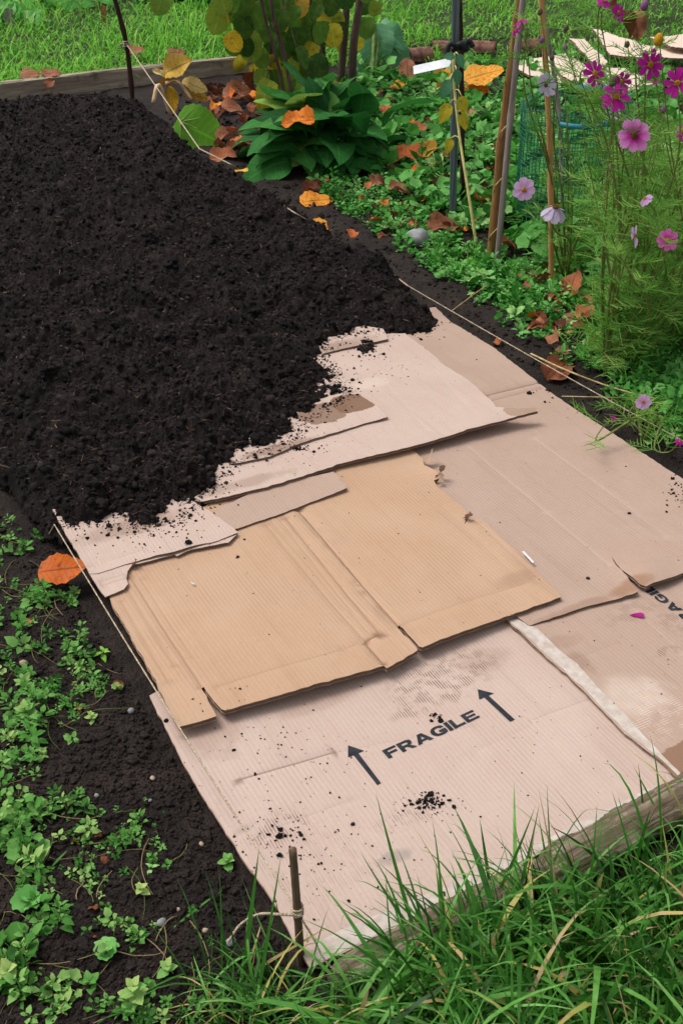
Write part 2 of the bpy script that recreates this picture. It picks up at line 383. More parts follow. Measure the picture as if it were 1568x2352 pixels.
SHEETS = []                       # (polygon xy, height function) for things lying on top
def smooth01(t): t = np.clip(t, 0, 1); return t * t * (3 - 2 * t)
def blob(x, y, r, h):             # a lifted spot, photo pixel on the sheet
    c = G(x, y, 0.03)[:2]
    return lambda X, Y: h * np.exp(-((X - c[0]) ** 2 + (Y - c[1]) ** 2) / (r * r))
def jag(P, step, amp, seed):
    """subdivide a closed outline and roughen it a little"""
    r = np.random.default_rng(seed); out = []
    for i in range(len(P)):
        a, b = P[i], P[(i + 1) % len(P)]; L = np.hypot(*(b - a)); n = max(1, int(L / step))
        nn = np.array([-(b - a)[1], (b - a)[0]]) / max(L, 1e-9)
        for k in range(n):
            q = a + (b - a) * k / n
            if k: q = q + nn * amp * r.standard_normal()
            out.append(q)
    return np.array(out)
def sheet(name, outline, z0, thick, mat, label, lifts=(), creases=(), seed=1, rough=0.0007, wavy=0.0012, group='cardboard sheets laid over the bed', ext=(), parts_z=0.0006):
    """outline in photo pixels (or ('B', u, v) bed metres) traced at the sheet's own height; creases = (x1,y1,x2,y2,depth,halfwidth,wear)"""
    def zf(X, Y):
        z = z0 + wavy * fbm(X * 4.0, Y * 4.0, 2, 30 + seed)
        for l in lifts: z = z + l(X, Y)
        return z
    def proj(x, y):
        z = z0
        for _ in range(4):
            p = G(x, y, z); z = float(zf(p[0], p[1]))
        return p[:2]
    P = np.array([BW(o[1], o[2])[:2] if o[0] == 'B' else proj(*o) for o in outline])
    poly = jag(P, 0.012, rough, seed)
    cen = P.mean(0); R = np.stack([EU, EV], 0)
    L = (poly - cen) @ R.T
    verts = [tuple(q) for q in L]; edges = [(i, (i + 1) % len(L)) for i in range(len(L))]; faces = [list(range(len(L)))]
    lo, hi = L.min(0), L.max(0); stp = 0.022
    gx, gy = np.meshgrid(np.arange(lo[0], hi[0], stp), np.arange(lo[1], hi[1], stp)); Q = np.stack([gx.ravel(), gy.ravel()], -1)
    Q += np.random.default_rng(seed).uniform(-.2, .2, Q.shape) * stp
    Q = Q[inside(Q, L)]; Q = Q[seg_dist(Q, L) > 0.006]
    CL = []
    for (x1, y1, x2, y2, dep, hw, wear) in creases:
        a, b = (proj(x1, y1) - cen) @ R.T, (proj(x2, y2) - cen) @ R.T
        CL.append((a, b, dep, hw, wear)); Q = Q[seg_dist(Q, np.array([a, b]), False) > hw * 1.6]
    base = len(verts); verts += [tuple(q) for q in Q]
    cr = np.random.default_rng(seed + 50)
    for (a, b, dep, hw, wear) in CL:
        n = max(2, int(np.hypot(*(b - a)) / 0.012)); d = (b - a) / np.hypot(*(b - a)); nn = np.array([-d[1], d[0]])
        wob = 0.0003 * cr.standard_normal(n + 1)
        for off in (-1, 0, 1):
            ids = []
            for k in range(n + 1):
                q = a + (b - a) * k / n + nn * (off * hw * (0.15 if k in (0, n) else 1) + wob[k])
                ids.append(len(verts)); verts.append(tuple(q))
            edges += list(zip(ids[:-1], ids[1:]))
    res = delaunay_2d_cdt([Vector(v) for v in verts], edges, faces, 1, 1e-5)
    V2 = np.array([tuple(v) for v in res[0]]); T = np.array([f for f in res[2] if len(f) == 3])
    ar = (V2[T[:, 1], 0] - V2[T[:, 0], 0]) * (V2[T[:, 2], 1] - V2[T[:, 0], 1]) - (V2[T[:, 1], 1] - V2[T[:, 0], 1]) * (V2[T[:, 2], 0] - V2[T[:, 0], 0])
    T[ar < 0] = T[ar < 0][:, ::-1]; T = T[inside(V2[T].mean(1), L)]
    W = V2 @ R + cen; z = zf(W[:, 0], W[:, 1]); wearv = np.zeros(len(V2))
    for (a, b, dep, hw, wear) in CL:
        dd = seg_dist(V2, np.array([a, b]), False); k = dd < np.maximum(hw * 0.45, .0009)
        z = z - np.where(k, dep, 0); wearv = np.where(k, wear, wearv)
    # edge walls: liner, recessed corrugated core, liner
    E = {}
    for tri in T:
        for k in range(3):
            a, b = int(tri[k]), int(tri[(k + 1) % 3])
            if (b, a) in E: del E[(b, a)]
            else: E[(a, b)] = 1
    eb = list(E.keys()); bv = sorted({v for e in eb for v in e}); bi = {v: i for i, v in enumerate(bv)}
    nrm = np.zeros((len(bv), 2))
    for a, b in eb:
        d = V2[b] - V2[a]; nn = np.array([d[1], -d[0]]) / (np.hypot(*d) + 1e-9)
        nrm[bi[a]] += nn; nrm[bi[b]] += nn
    nrm /= np.linalg.norm(nrm, axis=1)[:, None] + 1e-9
    n0 = len(V2); B2, Bz = V2[bv], z[bv]
    tl = min(0.0010, thick * 0.2); ins = 0.0016
    rings = [(0, 0.0), (0, tl), (ins, tl * 1.05), (ins, thick - tl * 1.05), (0, thick - tl), (0, thick)]
    Vs = [np.column_stack([V2, z - z0])]; Ws = [wearv]
    for (i_, d_) in rings:
        Vs.append(np.column_stack([B2 - nrm * i_, Bz - z0 - d_])); Ws.append(np.zeros(len(bv)))
    F = [T]; MI = [np.zeros(len(T))]
    ea = np.array([bi[a] for a, b in eb]); ebb = np.array([bi[b] for a, b in eb]); top_a = np.array([a for a, b in eb]); top_b = np.array([b for a, b in eb])
    m = len(bv)
    prev_a, prev_b = n0 + ea, n0 + ebb
    for k in range(1, len(rings)):
        ca, cb = n0 + k * m + ea, n0 + k * m + ebb
        F.append(np.stack([prev_b, prev_a, ca, cb], -1)); MI.append(np.full(len(eb), 1 if k == 3 else 2)); prev_a, prev_b = ca, cb
    Vb = np.column_stack([V2, z - z0 - thick]); F.append(T[:, ::-1] + n0 + len(rings) * m); MI.append(np.zeros(len(T)))
    Vs.append(Vb); Ws.append(np.zeros(len(Vb)))
    o = mk(name, np.concatenate(Vs), F, None, mats=[mat, M_core, M_liner_edge], mi=np.concatenate(MI), attrs={'wear': np.concatenate(Ws)},
           loc=(cen[0], cen[1], z0), rotz=TH, smooth=False)
    sm = np.concatenate(MI) == 0
    o.data.polygons.foreach_set('use_smooth', sm)
    tag(o, label, 'cardboard', group)
    SHEETS.append((P, zf)); o_info[o.name] = (cen, R, z0, zf, proj)
    return o
o_info = {}
def local(o, x, y):               # photo pixel -> sheet local x,y
    cen, R, z0, zf, proj = o_info[o.name]
    return (proj(x, y) - cen) @ R.T
def flat_on(o, name, polys, mat, dz=0.0006, pix=True, step=None):
    """flat print or a thin paper strip on a sheet: polys = loops (first outer, then holes) in photo pixels or sheet-local metres"""
    cen, R, z0, zf, proj = o_info[o.name]
    loops = [np.array([local(o, *q) for q in lp]) if pix else np.array(lp) for lp in polys]
    if step:
        loops = [jag(lp, step, 0.0005, 3 + len(lp)) for lp in loops]
        A = loops[0]; g = np.stack(np.meshgrid(np.arange(*[A[:, 0].min(), A[:, 0].max(), .02]), np.arange(*[A[:, 1].min(), A[:, 1].max(), .02])), -1).reshape(-1, 2)
        g = g[inside(g, A)]; g = g[seg_dist(g, A) > .004]
        r = delaunay_2d_cdt([Vector(q) for q in np.vstack([A, g])], [(i, (i + 1) % len(A)) for i in range(len(A))], [list(range(len(A)))], 1, 1e-5)
        V = np.array([tuple(q) for q in r[0]]); T = np.array([f for f in r[2] if len(f) == 3]); T = T[inside(V[T].mean(1), A)]
    else:
        T = np.array(tessellate_polygon([[Vector((q[0], q[1], 0)) for q in lp] for lp in loops])); V = np.vstack(loops)
    ar = (V[T[:, 1], 0] - V[T[:, 0], 0]) * (V[T[:, 2], 1] - V[T[:, 0], 1]) - (V[T[:, 1], 1] - V[T[:, 0], 1]) * (V[T[:, 2], 0] - V[T[:, 0], 0])
    T[ar < 0] = T[ar < 0][:, ::-1]
    W = V @ R + cen
    return mk(name, np.column_stack([V, zf(W[:, 0], W[:, 1]) - z0 + dz]), [T], mat, o, False)

C_PALE = (srgb(179, 157, 145), srgb(193, 175, 165), srgb(150, 126, 112))
C_MID = (srgb(164, 139, 124), srgb(177, 156, 144), srgb(139, 112, 96))
C_KRAFT = (srgb(173, 141, 115), srgb(185, 157, 134), srgb(143, 110, 86))
STAIN = srgb(112, 84, 66); MUD = srgb(84, 64, 52); WET = srgb(132, 102, 84); LIGHT = srgb(214, 200, 188)
def finish(o, cols, stains=(), **k):
    st = []
    for (x, y, rx, ry, col, s, strp) in stains:
        q = local(o, x, y); st.append((float(q[0]), float(q[1]), rx, ry, col, s, strp))
    o.data.materials[0] = card_mat('paper_' + str(len(o_info)), *cols, stains=st, **k)
    return o

front = sheet('cardboard_sheet', [(343, 1598), (425, 1761), (465, 1829), (545, 1954), (635, 2084), (670, 2154), (712, 2224), (740, 2212), (784, 2192), (1000, 2088), (1300, 1925),
              (1562, 1792), (1590, 1790), (1400, 1560), (1240, 1400), (1100, 1400), (800, 1450), (420, 1560)], 0.010, 0.005, None,
              'large pale cardboard sheet printed with black arrows either side of a word, nearest the front', seed=2,
              creases=[(548, 1791, 770, 1727, .0016, .003, -.9), (775, 1727, 1085, 1668, .0007, .003, -.25), (1214, 1656, 1350, 1606, .0008, .003, -.35), (595, 1651, 652, 1735, .0006, .003, -.3),
                       (1084, 1731, 1214, 1668, .0006, .003, -.2), (600, 1915, 800, 1838, .0006, .003, -.3), (1150, 1580, 1300, 1740, .0005, .004, .25), (1290, 1660, 1420, 1800, .0005, .004, .25),
                       (420, 1690, 560, 1905, .0008, .003, -.5), (900, 1850, 1010, 1990, .0005, .004, .2)],
              lifts=[blob(712, 2215, .05, -.006), blob(560, 1900, .15, .003)])
finish(front, C_PALE, [(1010, 1558, .115, .06, MUD, .9, 1), (955, 1630, .05, .02, MUD, .7, 1), (1115, 1520, .05, .03, WET, .25, 0), (740, 1610, .08, .02, WET, .25, 0), (640, 1900, .05, .035, MUD, .6, 1),
                       (905, 1970, .03, .012, srgb(120, 114, 112), .45, 0), (930, 1880, .05, .02, STAIN, .5, 1), (480, 1680, .05, .07, WET, .3, 0), (700, 1990, .12, .08, WET, .30, 1)])
right = sheet('cardboard_sheet', [(1156, 1421), (1190, 1447), (1214, 1471), (1279, 1531), (1344, 1591), (1434, 1686), (1519, 1751), (1556, 1791), (1575, 1800), ('B', 1.27, .03), ('B', 1.27, .40), (1420, 1250), (1200, 1380)],
              0.0165, 0.005, None, 'stained cardboard sheet at the right edge with a worn white strip down its left side', seed=3,
              creases=[(1440, 1384, 1568, 1503, .0006, .004, .7), (1284, 1526, 1420, 1476, .0006, .003, -.25)], lifts=[blob(1200, 1440, .05, .004)])
finish(right, C_MID, [(1560, 1770, .13, .045, srgb(122, 90, 68), .8, -1), (1490, 1640, .09, .07, LIGHT, .42, 2), (1450, 1600, .06, .05, LIGHT, .3, 0), (1290, 1475, .04, .02, WET, .3, 0), (1330, 1520, .02, .04, STAIN, .35, 0),
                      (1440, 1410, .06, .03, MUD, .5, 1), (1560, 1420, .05, .06, MUD, .6, 1), (1545, 1490, .05, .012, MUD, .7, 1)])
mid = sheet('cardboard_sheet', [(1000, 705), (1034, 738), (1134, 798), (1236, 878), (1274, 908), (1434, 1013), (1568, 1100), ('B', 1.275, .58), ('B', 1.27, .36), ('B', 1.10, .375), (1568, 1316), (1534, 1328), (1499, 1338), (1484, 1346), (1469, 1341), (1434, 1313), (1414, 1298),
                                (1404, 1279), (1416, 1296), (1440, 1324), (1466, 1358), (1340, 1395), (1216, 1437), (1186, 1416), (1100, 1330), (900, 1060), (800, 830), (860, 720)], 0.0235, 0.0062, None,
            'long cardboard sheet along the right hand string with pale fold lines and a torn corner', seed=4, rough=0.0008,
            creases=[(1114, 908, 1236, 878, .0030, .006, -.8), (1122, 921, 1240, 891, .0022, .005, -.5), (1079, 1028, 1254, 1176, .0009, .004, .8), (1254, 1176, 1400, 1298, .0009, .004, .8), (1229, 1008, 1429, 1153, .0009, .004, .8), (1429, 1153, 1530, 1232, .0008, .004, .5),
                     (1010, 800, 1080, 850, .0005, .003, -.2)],
            lifts=[blob(1490, 1325, .05, .014), blob(1568, 1290, .1, .008)])
finish(mid, C_MID, [(1320, 1400, .10, .015, WET, .5, 0), (1450, 1345, .05, .02, srgb(134, 96, 66), .6, 0)])
kraft = sheet('cardboard_box', [(252, 1374), (265, 1403), (272, 1412), (290, 1443), (310, 1481), (345, 1541), (377, 1606), (410, 1670), (450, 1660), (497, 1645), (492, 1634), (466, 1588), (462, 1580), (468, 1578), (475, 1590), (508, 1629), (516, 1632),
                                (660, 1591), (784, 1556), (881, 1529), (888, 1535), (959, 1493), (955, 1486), (911, 1440), (915, 1436), (962, 1485), (970, 1487), (1134, 1426), (1184, 1408), (1289, 1371), (1239, 1321), (1174, 1256), (1104, 1193), (1079, 1191),
                                (1066, 1204), (1073, 1183), (1071, 1173), (1034, 1143), (1004, 1118), (996, 1103), (1012, 1097), (1000, 1080), (974, 1068), (971, 1053), (941, 1028), (900, 1000), (700, 1040), (400, 1200), (290, 1280)], 0.0325, 0.0085, None,
              'opened brown kraft cardboard box with slit flaps in the middle of the bed', seed=5, rough=0.0009,
              creases=[(685, 1172, 914, 1438, .0040, .0022, -1.0), (655, 1191, 869, 1453, .0020, .004, -.55), (640, 1193, 850, 1460, .0010, .003, -.3), (609, 1206, 836, 1473, .0014, .004, -.4), (622, 1199, 790, 1400, .0009, .003, -.25), (838, 1476, 880, 1526, .0034, .0025, -.9), (838, 1474, 868, 1457, .0036, .0025, -1),
                       (300, 1326, 462, 1578, .0016, .005, -.5), (286, 1345, 400, 1530, .0010, .004, -.4), (322, 1330, 440, 1510, .0007, .004, -.3), (275, 1380, 385, 1565, .0010, .004, -.35), (500, 1576, 784, 1492, .0008, .004, -.35), (784, 1492, 836, 1473, .0008, .004, -.3),
                       (919, 1436, 1084, 1376, .0009, .004, -.3), (1084, 1376, 1224, 1334, .0009, .004, -.3), (1010, 1160, 1180, 1320, .0005, .004, -.2), (1095, 1200, 1230, 1322, .0008, .003, -.3)],
              lifts=[blob(260, 1420, .16, -.006), blob(430, 1650, .10, .001), blob(700, 1580, .16, .006), blob(1000, 1480, .10, .006), blob(920, 1515, .05, -.003), blob(1280, 1365, .08, .002), blob(1010, 1090, .03, .006)])
finish(kraft, C_KRAFT, [(1180, 1330, .05, .02, STAIN, .25, 0)], fscale=1.0, mottle=.35)
flap = sheet('cardboard_strip', [(765, 1083), (797, 1120), (690, 1163), (545, 1214), (470, 1225), (460, 1190), (600, 1120)], 0.0385, 0.0055, None,
             'narrow cardboard strip poking out under the long upper sheet', seed=6, lifts=[blob(795, 1115, .06, .004)])
finish(flap, C_MID)
under = sheet('cardboard_scrap', [(207, 1321), (225, 1350), (242, 1371), (265, 1362), (285, 1353), (294, 1341), (290, 1328), (293, 1312), (303, 1298), (360, 1284), (400, 1274), (407, 1277), (440, 1262), (480, 1254), (525, 1246), (546, 1226), (430, 1190), (230, 1270)], 0.0375, 0.0025, None,
              'torn thin cardboard ply sticking out below the small left sheet', seed=7, rough=0.0012,
              creases=[(228, 1336, 288, 1318, .0009, .003, -.4), (233, 1345, 290, 1327, .0009, .003, -.4)], lifts=[blob(500, 1250, .06, .003), blob(230, 1360, .05, -.006)])
finish(under, C_PALE)
left = sheet('cardboard_sheet', [(147, 1218), (176, 1265), (205, 1318), (225, 1317), (300, 1293), (370, 1273), (400, 1267), (450, 1252), (500, 1242), (546, 1223), (537, 1213), (430, 1140), (300, 1130), (120, 1170)], 0.0425, 0.0045, None,
             'small pale cardboard sheet sprinkled with compost at the left string', seed=8, rough=0.0009, lifts=[blob(200, 1310, .08, -.006), blob(400, 1265, .05, .003)],
             creases=[(205, 1302, 330, 1262, .0007, .003, -.3)])
finish(left, C_PALE, [(300, 1210, .12, .03, STAIN, .45, 0)])
upper = sheet('cardboard_sheet', [(440, 1148), (460, 1152), (525, 1140), (650, 1108), (784, 1064), (934, 1028), (1000, 1010), (1084, 983), (1169, 961), (1236, 943), (1228, 936), (1190, 938), (1138, 934), (1128, 920), (1111, 905), (1090, 884), (1064, 865), (1019, 838), (994, 813), (930, 765), (760, 770), (620, 880), (500, 1040)],
              0.0460, 0.0070, None, 'long cardboard sheet whose front edge overhangs the kraft box, lifted at its right tip', seed=9, rough=0.0010,
              lifts=[blob(1215, 945, .09, .020), blob(1090, 985, .10, .008), blob(900, 1040, .12, .004), blob(450, 1148, .06, -.002)],
              creases=[(1000, 850, 1100, 960, .0005, .004, .3), (860, 850, 980, 985, .0005, .004, .25)])
finish(upper, C_PALE, [(1195, 935, .05, .03, srgb(140, 112, 92), .7, -1), (850, 880, .05, .03, LIGHT, .25, 0), (560, 1110, .12, .02, STAIN, .35, 0)])
back = sheet('cardboard_scrap', [(740, 812), (784, 801), (891, 778), (880, 755), (800, 740), (740, 770)], 0.0520, 0.004, None,
             'sliver of cardboard edge showing below the compost near the right string', seed=10, lifts=[blob(880, 775, .04, .004)])
finish(back, C_PALE, [(800, 790, .1, .03, STAIN, .5, 0)])
scrap = sheet('cardboard_scrap', [(784, 903), (814, 898), (844, 918), (870, 938), (891, 957), (834, 973), (784, 989), (690, 1018), (620, 1048), (540, 1064), (520, 1050), (600, 980), (720, 920)], 0.0515, 0.0040, None,
              'wet stained cardboard scrap half buried under the compost edge', seed=11, rough=0.0009, lifts=[blob(885, 955, .05, .010), blob(760, 990, .08, .003)])
finish(scrap, C_PALE, [(815, 925, .055, .05, srgb(116, 88, 70), .95, -1), (740, 950, .06, .05, srgb(116, 88, 70), .8, -1), (640, 1030, .1, .02, STAIN, .6, 0)])

def surf_z(P):
    z = ground_z(P[:, 0], P[:, 1])
    for poly, zf in SHEETS:
        k = inside(P, poly)
        if k.any(): z[k] = np.maximum(z[k], zf(P[k, 0], P[k, 1]))
    return z

# white worn strips, printed arrows and lettering
M_ink = plain('black_ink', srgb(30, 34, 40), srgb(46, 50, 56), 60, 0.75, 0.2, 0)
def strip_mat():
    t = NT('worn_white_paper'); v = t.obj(); n = t.noise(v, 60, 4, .6)
    t.bump(n, .0004); return t.done(t.mix(t.ramp(n, .3, .75), srgb(172, 158, 148), srgb(196, 186, 178)), .9, .1)
M_strip = strip_mat()
flat_on(front, 'worn_strip', [[(724, 2168), (784, 2136), (994, 2049), (1204, 1956), (1304, 1901), (1500, 1806), (1548, 1797), (1300, 1923), (1000, 2084), (784, 2188), (742, 2208), (728, 2204)]], M_strip, .0005, step=.015)
flat_on(right, 'worn_strip', [[(1163, 1424), (1189, 1424), (1234, 1445), (1284, 1494), (1324, 1524), (1369, 1576), (1434, 1641), (1479, 1691), (1530, 1745), (1568, 1784), (1566, 1795), (1521, 1748), (1436, 1682), (1347, 1589), (1282, 1530), (1217, 1469), (1192, 1446)]], M_strip, .0006, step=.012)
GL = {'F': [[(0, 0), (0, 1), (1.05, 1), (1.05, .78), (.32, .78), (.32, .6), (.95, .6), (.95, .38), (.32, .38), (.32, 0)]],
      'R': [[(0, 0), (0, 1), (.8, 1), (1.05, .93), (1.12, .7), (1.02, .48), (.85, .4), (1.2, 0), (.82, 0), (.54, .34), (.32, .34), (.32, 0)], [(.32, .57), (.32, .78), (.72, .78), (.79, .68), (.72, .57)]],
      'A': [[(0, 0), (.46, 1), (.84, 1), (1.3, 0), (.95, 0), (.87, .18), (.43, .18), (.35, 0)], [(.52, .39), (.78, .39), (.65, .72)]],
      'G': [[(1.18, .68), (.86, .66), (.78, .77), (.6, .8), (.4, .74), (.33, .5), (.4, .27), (.6, .2), (.8, .22), (.88, .32), (.62, .32), (.62, .53), (1.2, .53), (1.2, .12), (.95, .0), (.6, -.02), (.25, .06), (.05, .27), (0, .5), (.05, .74), (.25, .94), (.6, 1.02), (.95, .97), (1.1, .86)]],
      'I': [[(0, 0), (0, 1), (.32, 1), (.32, 0)]],
      'L': [[(0, 0), (0, 1), (.32, 1), (.32, .23), (1.0, .23), (1.0, 0)]],
      'E': [[(0, 0), (0, 1), (1.1, 1), (1.1, .78), (.32, .78), (.32, .61), (1.0, .61), (1.0, .39), (.32, .39), (.32, .22), (1.12, .22), (1.12, 0)]]}
def lettering(o, start, right_dir, up_dir, length, cap, word, first=0, last=99):
    W = sum(max(q[0] for q in GL[c][0]) for c in word) + .10 * (len(word) - 1); k = length / W; x = 0
    for i, c in enumerate(word):
        w = max(q[0] for q in GL[c][0])
        if first <= i <= last:
            flat_on(o, 'printed_letter', [[start + right_dir * (x + a) * k + up_dir * b * cap for a, b in lp] for lp in GL[c]], M_ink, .0007, False)
        x += w + .10
a_, b_, t_ = local(front, 893, 1744), local(front, 1102.5, 1648), local(front, 878, 1725)
rd = (b_ - a_); ln = np.hypot(*rd); rd /= ln; ud = np.array([-rd[1], rd[0]]); CAP = abs((t_ - a_) @ ud) * 1.02
lettering(front, a_, rd, ud, ln, CAP, 'FRAGILE')
b2 = local(right, 1521, 1366.5); rd2 = np.array([-.03, 1.0]); rd2 /= np.hypot(*rd2); ud2 = np.array([-rd2[1], rd2[0]])
kx = ln / 8.0
lettering(right, b2 - rd2 * (4.95 * kx), rd2, ud2, ln, CAP, 'FRAGILE', 1, 5)
for tip, h1, h2, s1, s2 in (((1096.5, 1584), (1134, 1593.5), (1100, 1608), (1182, 1654), (1171, 1659)), ((799, 1713), (836, 1725.5), (799, 1741), (875, 1800), (866, 1804.5))):
    h1, h2 = np.array(h1), np.array(h2); m1 = h1 + (h2 - h1) * .36; m2 = h1 + (h2 - h1) * .66
    flat_on(front, 'printed_arrow', [[tip, tuple(h1), tuple(m1), s1, s2, tuple(m2), tuple(h2)]], M_ink, .0007)
M_tape = plain('clear_tape', srgb(206, 200, 198), srgb(226, 222, 222), 50, .35, .5, .0005)
flat_on(kraft, 'tape_scrap', [[(1198, 1268), (1203, 1267), (1226, 1292), (1222, 1294)]], M_tape, .0012)

# ------------------------------------------------------------------ compost
cpx = [(1004, 722), (985, 742), (955, 748), (905, 760), (868, 766), (815, 772), (770, 785), (748, 800), (745, 830), (768, 848), (778, 868), (800, 905), (788, 925), (762, 938), (722, 960), (690, 985), (690, 1006), (655, 1026), (600, 1046), (560, 1064),
       (522, 1082), (494, 1120), (470, 1142), (436, 1168), (424, 1192), (378, 1206), (330, 1208), (272, 1212), (220, 1203), (160, 1206), (112, 1194)]
cpoly = [UV(G(x, y, 0.045)) for x, y in cpx]
cpoly += [np.array(q) for q in [(-.06, 1.62), (-.05, 2.0), (-.06, 3.0), (-.06, BED_L - .0), (.35, BED_L + .0)]]
cpoly += [UV(G(x, y, 0.07)) for x, y in [(318, 212), (376, 256), (462, 334), (556, 388), (640, 432), (712, 478), (782, 522), (850, 562), (905, 596), (940, 640), (975, 678)]]
cpoly = np.array(cpoly)
def compost_field(u, v):
    P = np.stack([u, v], -1)
    sd = seg_dist(P, cpoly) * np.where(inside(P, cpoly), 1, -1)
    sd = sd + .012 * fbm(u * 14, v * 14, 3, 70) + .008 * pn(u * 60, v * 60, 75)
    front_w = np.clip((2.6 - v) / 1.2, 0, 1)
    hgt = (.046 + .032 * np.clip((v - 1.0) / 1.5, 0, 1)) * (1 - np.exp(-np.maximum(sd, 0) / .085))
    amp = np.clip(sd / .03, 0.15, 1)
    w1 = .012 * pn(u * 30, v * 30, 61); w2 = .012 * pn(u * 30, v * 30, 62)
    n = .024 * fbm(u * 4, v * 4, 2, 80) + .030 * np.abs(fbm((u + w1) * 8, (v + w2) * 8, 2, 84)) + .022 * np.abs(pn((u + w1) * 21 + 3, (v + w2) * 21, 86)) + .013 * np.abs(pn((u + w2) * 47, (v + w1) * 47, 87)) + .0065 * pn(u * 95, v * 95, 88) + .004 * pn(u * 190, v * 190, 89) - .012
    base = .030 * front_w + .012 * (1 - front_w)
    z = base + hgt + n * amp
    z = np.where(sd < 0, base + np.maximum(sd, -.03) * 1.4 + .004 * pn(u * 85, v * 85, 88), z)
    return z, sd
us = np.linspace(-.16, 1.70, 400)
vs = [.98]
while vs[-1] < BED_L + .05: vs.append(vs[-1] + .0034 + .0022 * max(0, vs[-1] - 1.0))
vs = np.array(vs)
VV, UU = np.meshgrid(vs, us, indexing='ij'); uf, vf = UU.ravel(), VV.ravel()
cz, csd = compost_field(uf, vf)
cw = BW(uf, vf, cz); cw[:, 0] += .005 * pn(uf * 60, vf * 60, 91); cw[:, 1] += .005 * pn(uf * 60, vf * 60, 93)
CF = grid_faces(len(vs), len(us)); CF = CF[(csd[CF].max(1) > -.010)]
used = np.zeros(len(cw), bool); used[CF.ravel()] = True; remap = np.cumsum(used) - 1
cb = MB(); cb.add(cw[used], [remap[CF]], np.clip(.5 + .35 * pn(uf * 120, vf * 120, 95), 0, 1)[used])
def crumb_base(seed, n=12):
    r = np.random.default_rng(seed); ph = (1 + 5 ** .5) / 2
    V = np.array([(-1, ph, 0), (1, ph, 0), (-1, -ph, 0), (1, -ph, 0), (0, -1, ph), (0, 1, ph), (0, -1, -ph), (0, 1, -ph), (ph, 0, -1), (ph, 0, 1), (-ph, 0, -1), (-ph, 0, 1)], float) / 1.9
    V *= r.uniform(.55, 1.25, (12, 1)); V *= r.uniform(.7, 1.2, (1, 3))
    T = np.array([(0, 11, 5), (0, 5, 1), (0, 1, 7), (0, 7, 10), (0, 10, 11), (1, 5, 9), (5, 11, 4), (11, 10, 2), (10, 7, 6), (7, 1, 8), (3, 9, 4), (3, 4, 2), (3, 2, 6), (3, 6, 8), (3, 8, 9), (4, 9, 5), (2, 4, 11), (6, 2, 10), (8, 6, 7), (9, 8, 1)])
    return V, [T]
CRUMBS = [crumb_base(s) for s in range(6)]
def rand_rot(n, r):
    a, b, c = r.uniform(0, 2 * math.pi, (3, n))
    ca, sa, cb_, sb, cc, sc_ = np.cos(a), np.sin(a), np.cos(b), np.sin(b), np.cos(c), np.sin(c)
    M = np.empty((n, 3, 3))
    M[:, 0] = np.stack([ca * cb_, ca * sb * sc_ - sa * cc, ca * sb * cc + sa * sc_], -1)
    M[:, 1] = np.stack([sa * cb_, sa * sb * sc_ + ca * cc, sa * sb * cc - ca * sc_], -1)
    M[:, 2] = np.stack([-sb, cb_ * sc_, cb_ * cc], -1)
    return M
def crumbs(mb, P, size, r, flat=.8, a=None):
    n = len(P); k = r.integers(0, len(CRUMBS), n); M = rand_rot(n, r) * size[:, None, None]; M[:, 2] *= flat
    a = r.random(n) if a is None else a
    for i in range(len(CRUMBS)):
        q = k == i
        if q.any(): mb.inst(*CRUMBS[i], M[q], P[q], a[q])
r = np.random.default_rng(21)
N = 60000
v_ = .98 + (BED_L - .98) * r.random(N) ** 1.9; u_ = r.uniform(-.14, BED_W + .1, N)
z_, s_ = compost_field(u_, v_); k = (s_ > -.004)
u_, v_, z_, s_ = u_[k], v_[k], z_[k], s_[k]
sz = r.lognormal(math.log(.0021), .7, len(u_)) * (1 + .22 * np.maximum(0, v_ - 1)); sz = np.minimum(sz, .011)
crumbs(cb, BW(u_, v_, z_ + sz * .1), sz, r)
n = 900; v_ = 1.0 + (BED_L - 1.0) * r.random(n) ** 1.6; u_ = r.uniform(-.05, BED_W, n); z_, s_ = compost_field(u_, v_); k = s_ > .02; sz = r.uniform(.007, .016, k.sum()); crumbs(cb, BW(u_[k], v_[k], z_[k] + sz * .15), sz, r)
compost = cb.build('compost', M_compost, smooth=True)
kind(compost, 'stuff', 'thick layer of dark crumbly compost spread over the cardboard')
fb = MB(); n = 26000
v_ = 1.0 + (BED_L - 1.0) * r.random(n) ** 1.8; u_ = r.uniform(-.05, BED_W, n); z_, s_ = compost_field(u_, v_); k = s_ > .01
u_, v_, z_ = u_[k], v_[k], z_[k]; n = len(u_)
d = np.stack([r.standard_normal(n), r.standard_normal(n), r.standard_normal(n) * .35], -1); M = frames(d) * np.stack([r.uniform(.0007, .0016, n) * (1 + .3 * (v_ - 1)), r.lognormal(math.log(.011), .5, n), np.full(n, .0012)], -1)[:, None, :]
bx = np.array([(-.5, -.5, 0), (.5, -.5, 0), (.5, .5, .2), (-.5, .5, 0), (0, 0, .9)])
fb.inst(bx, [np.array([(0, 1, 4), (1, 2, 4), (2, 3, 4), (3, 0, 4)])], M, BW(u_, v_, z_ + .003), r.random(n) ** 9)
fo = fb.build('compost_fibres', M_fibre, smooth=False); kind(fo, 'stuff', 'fine woody fibres and chips flecked through the dark compost')

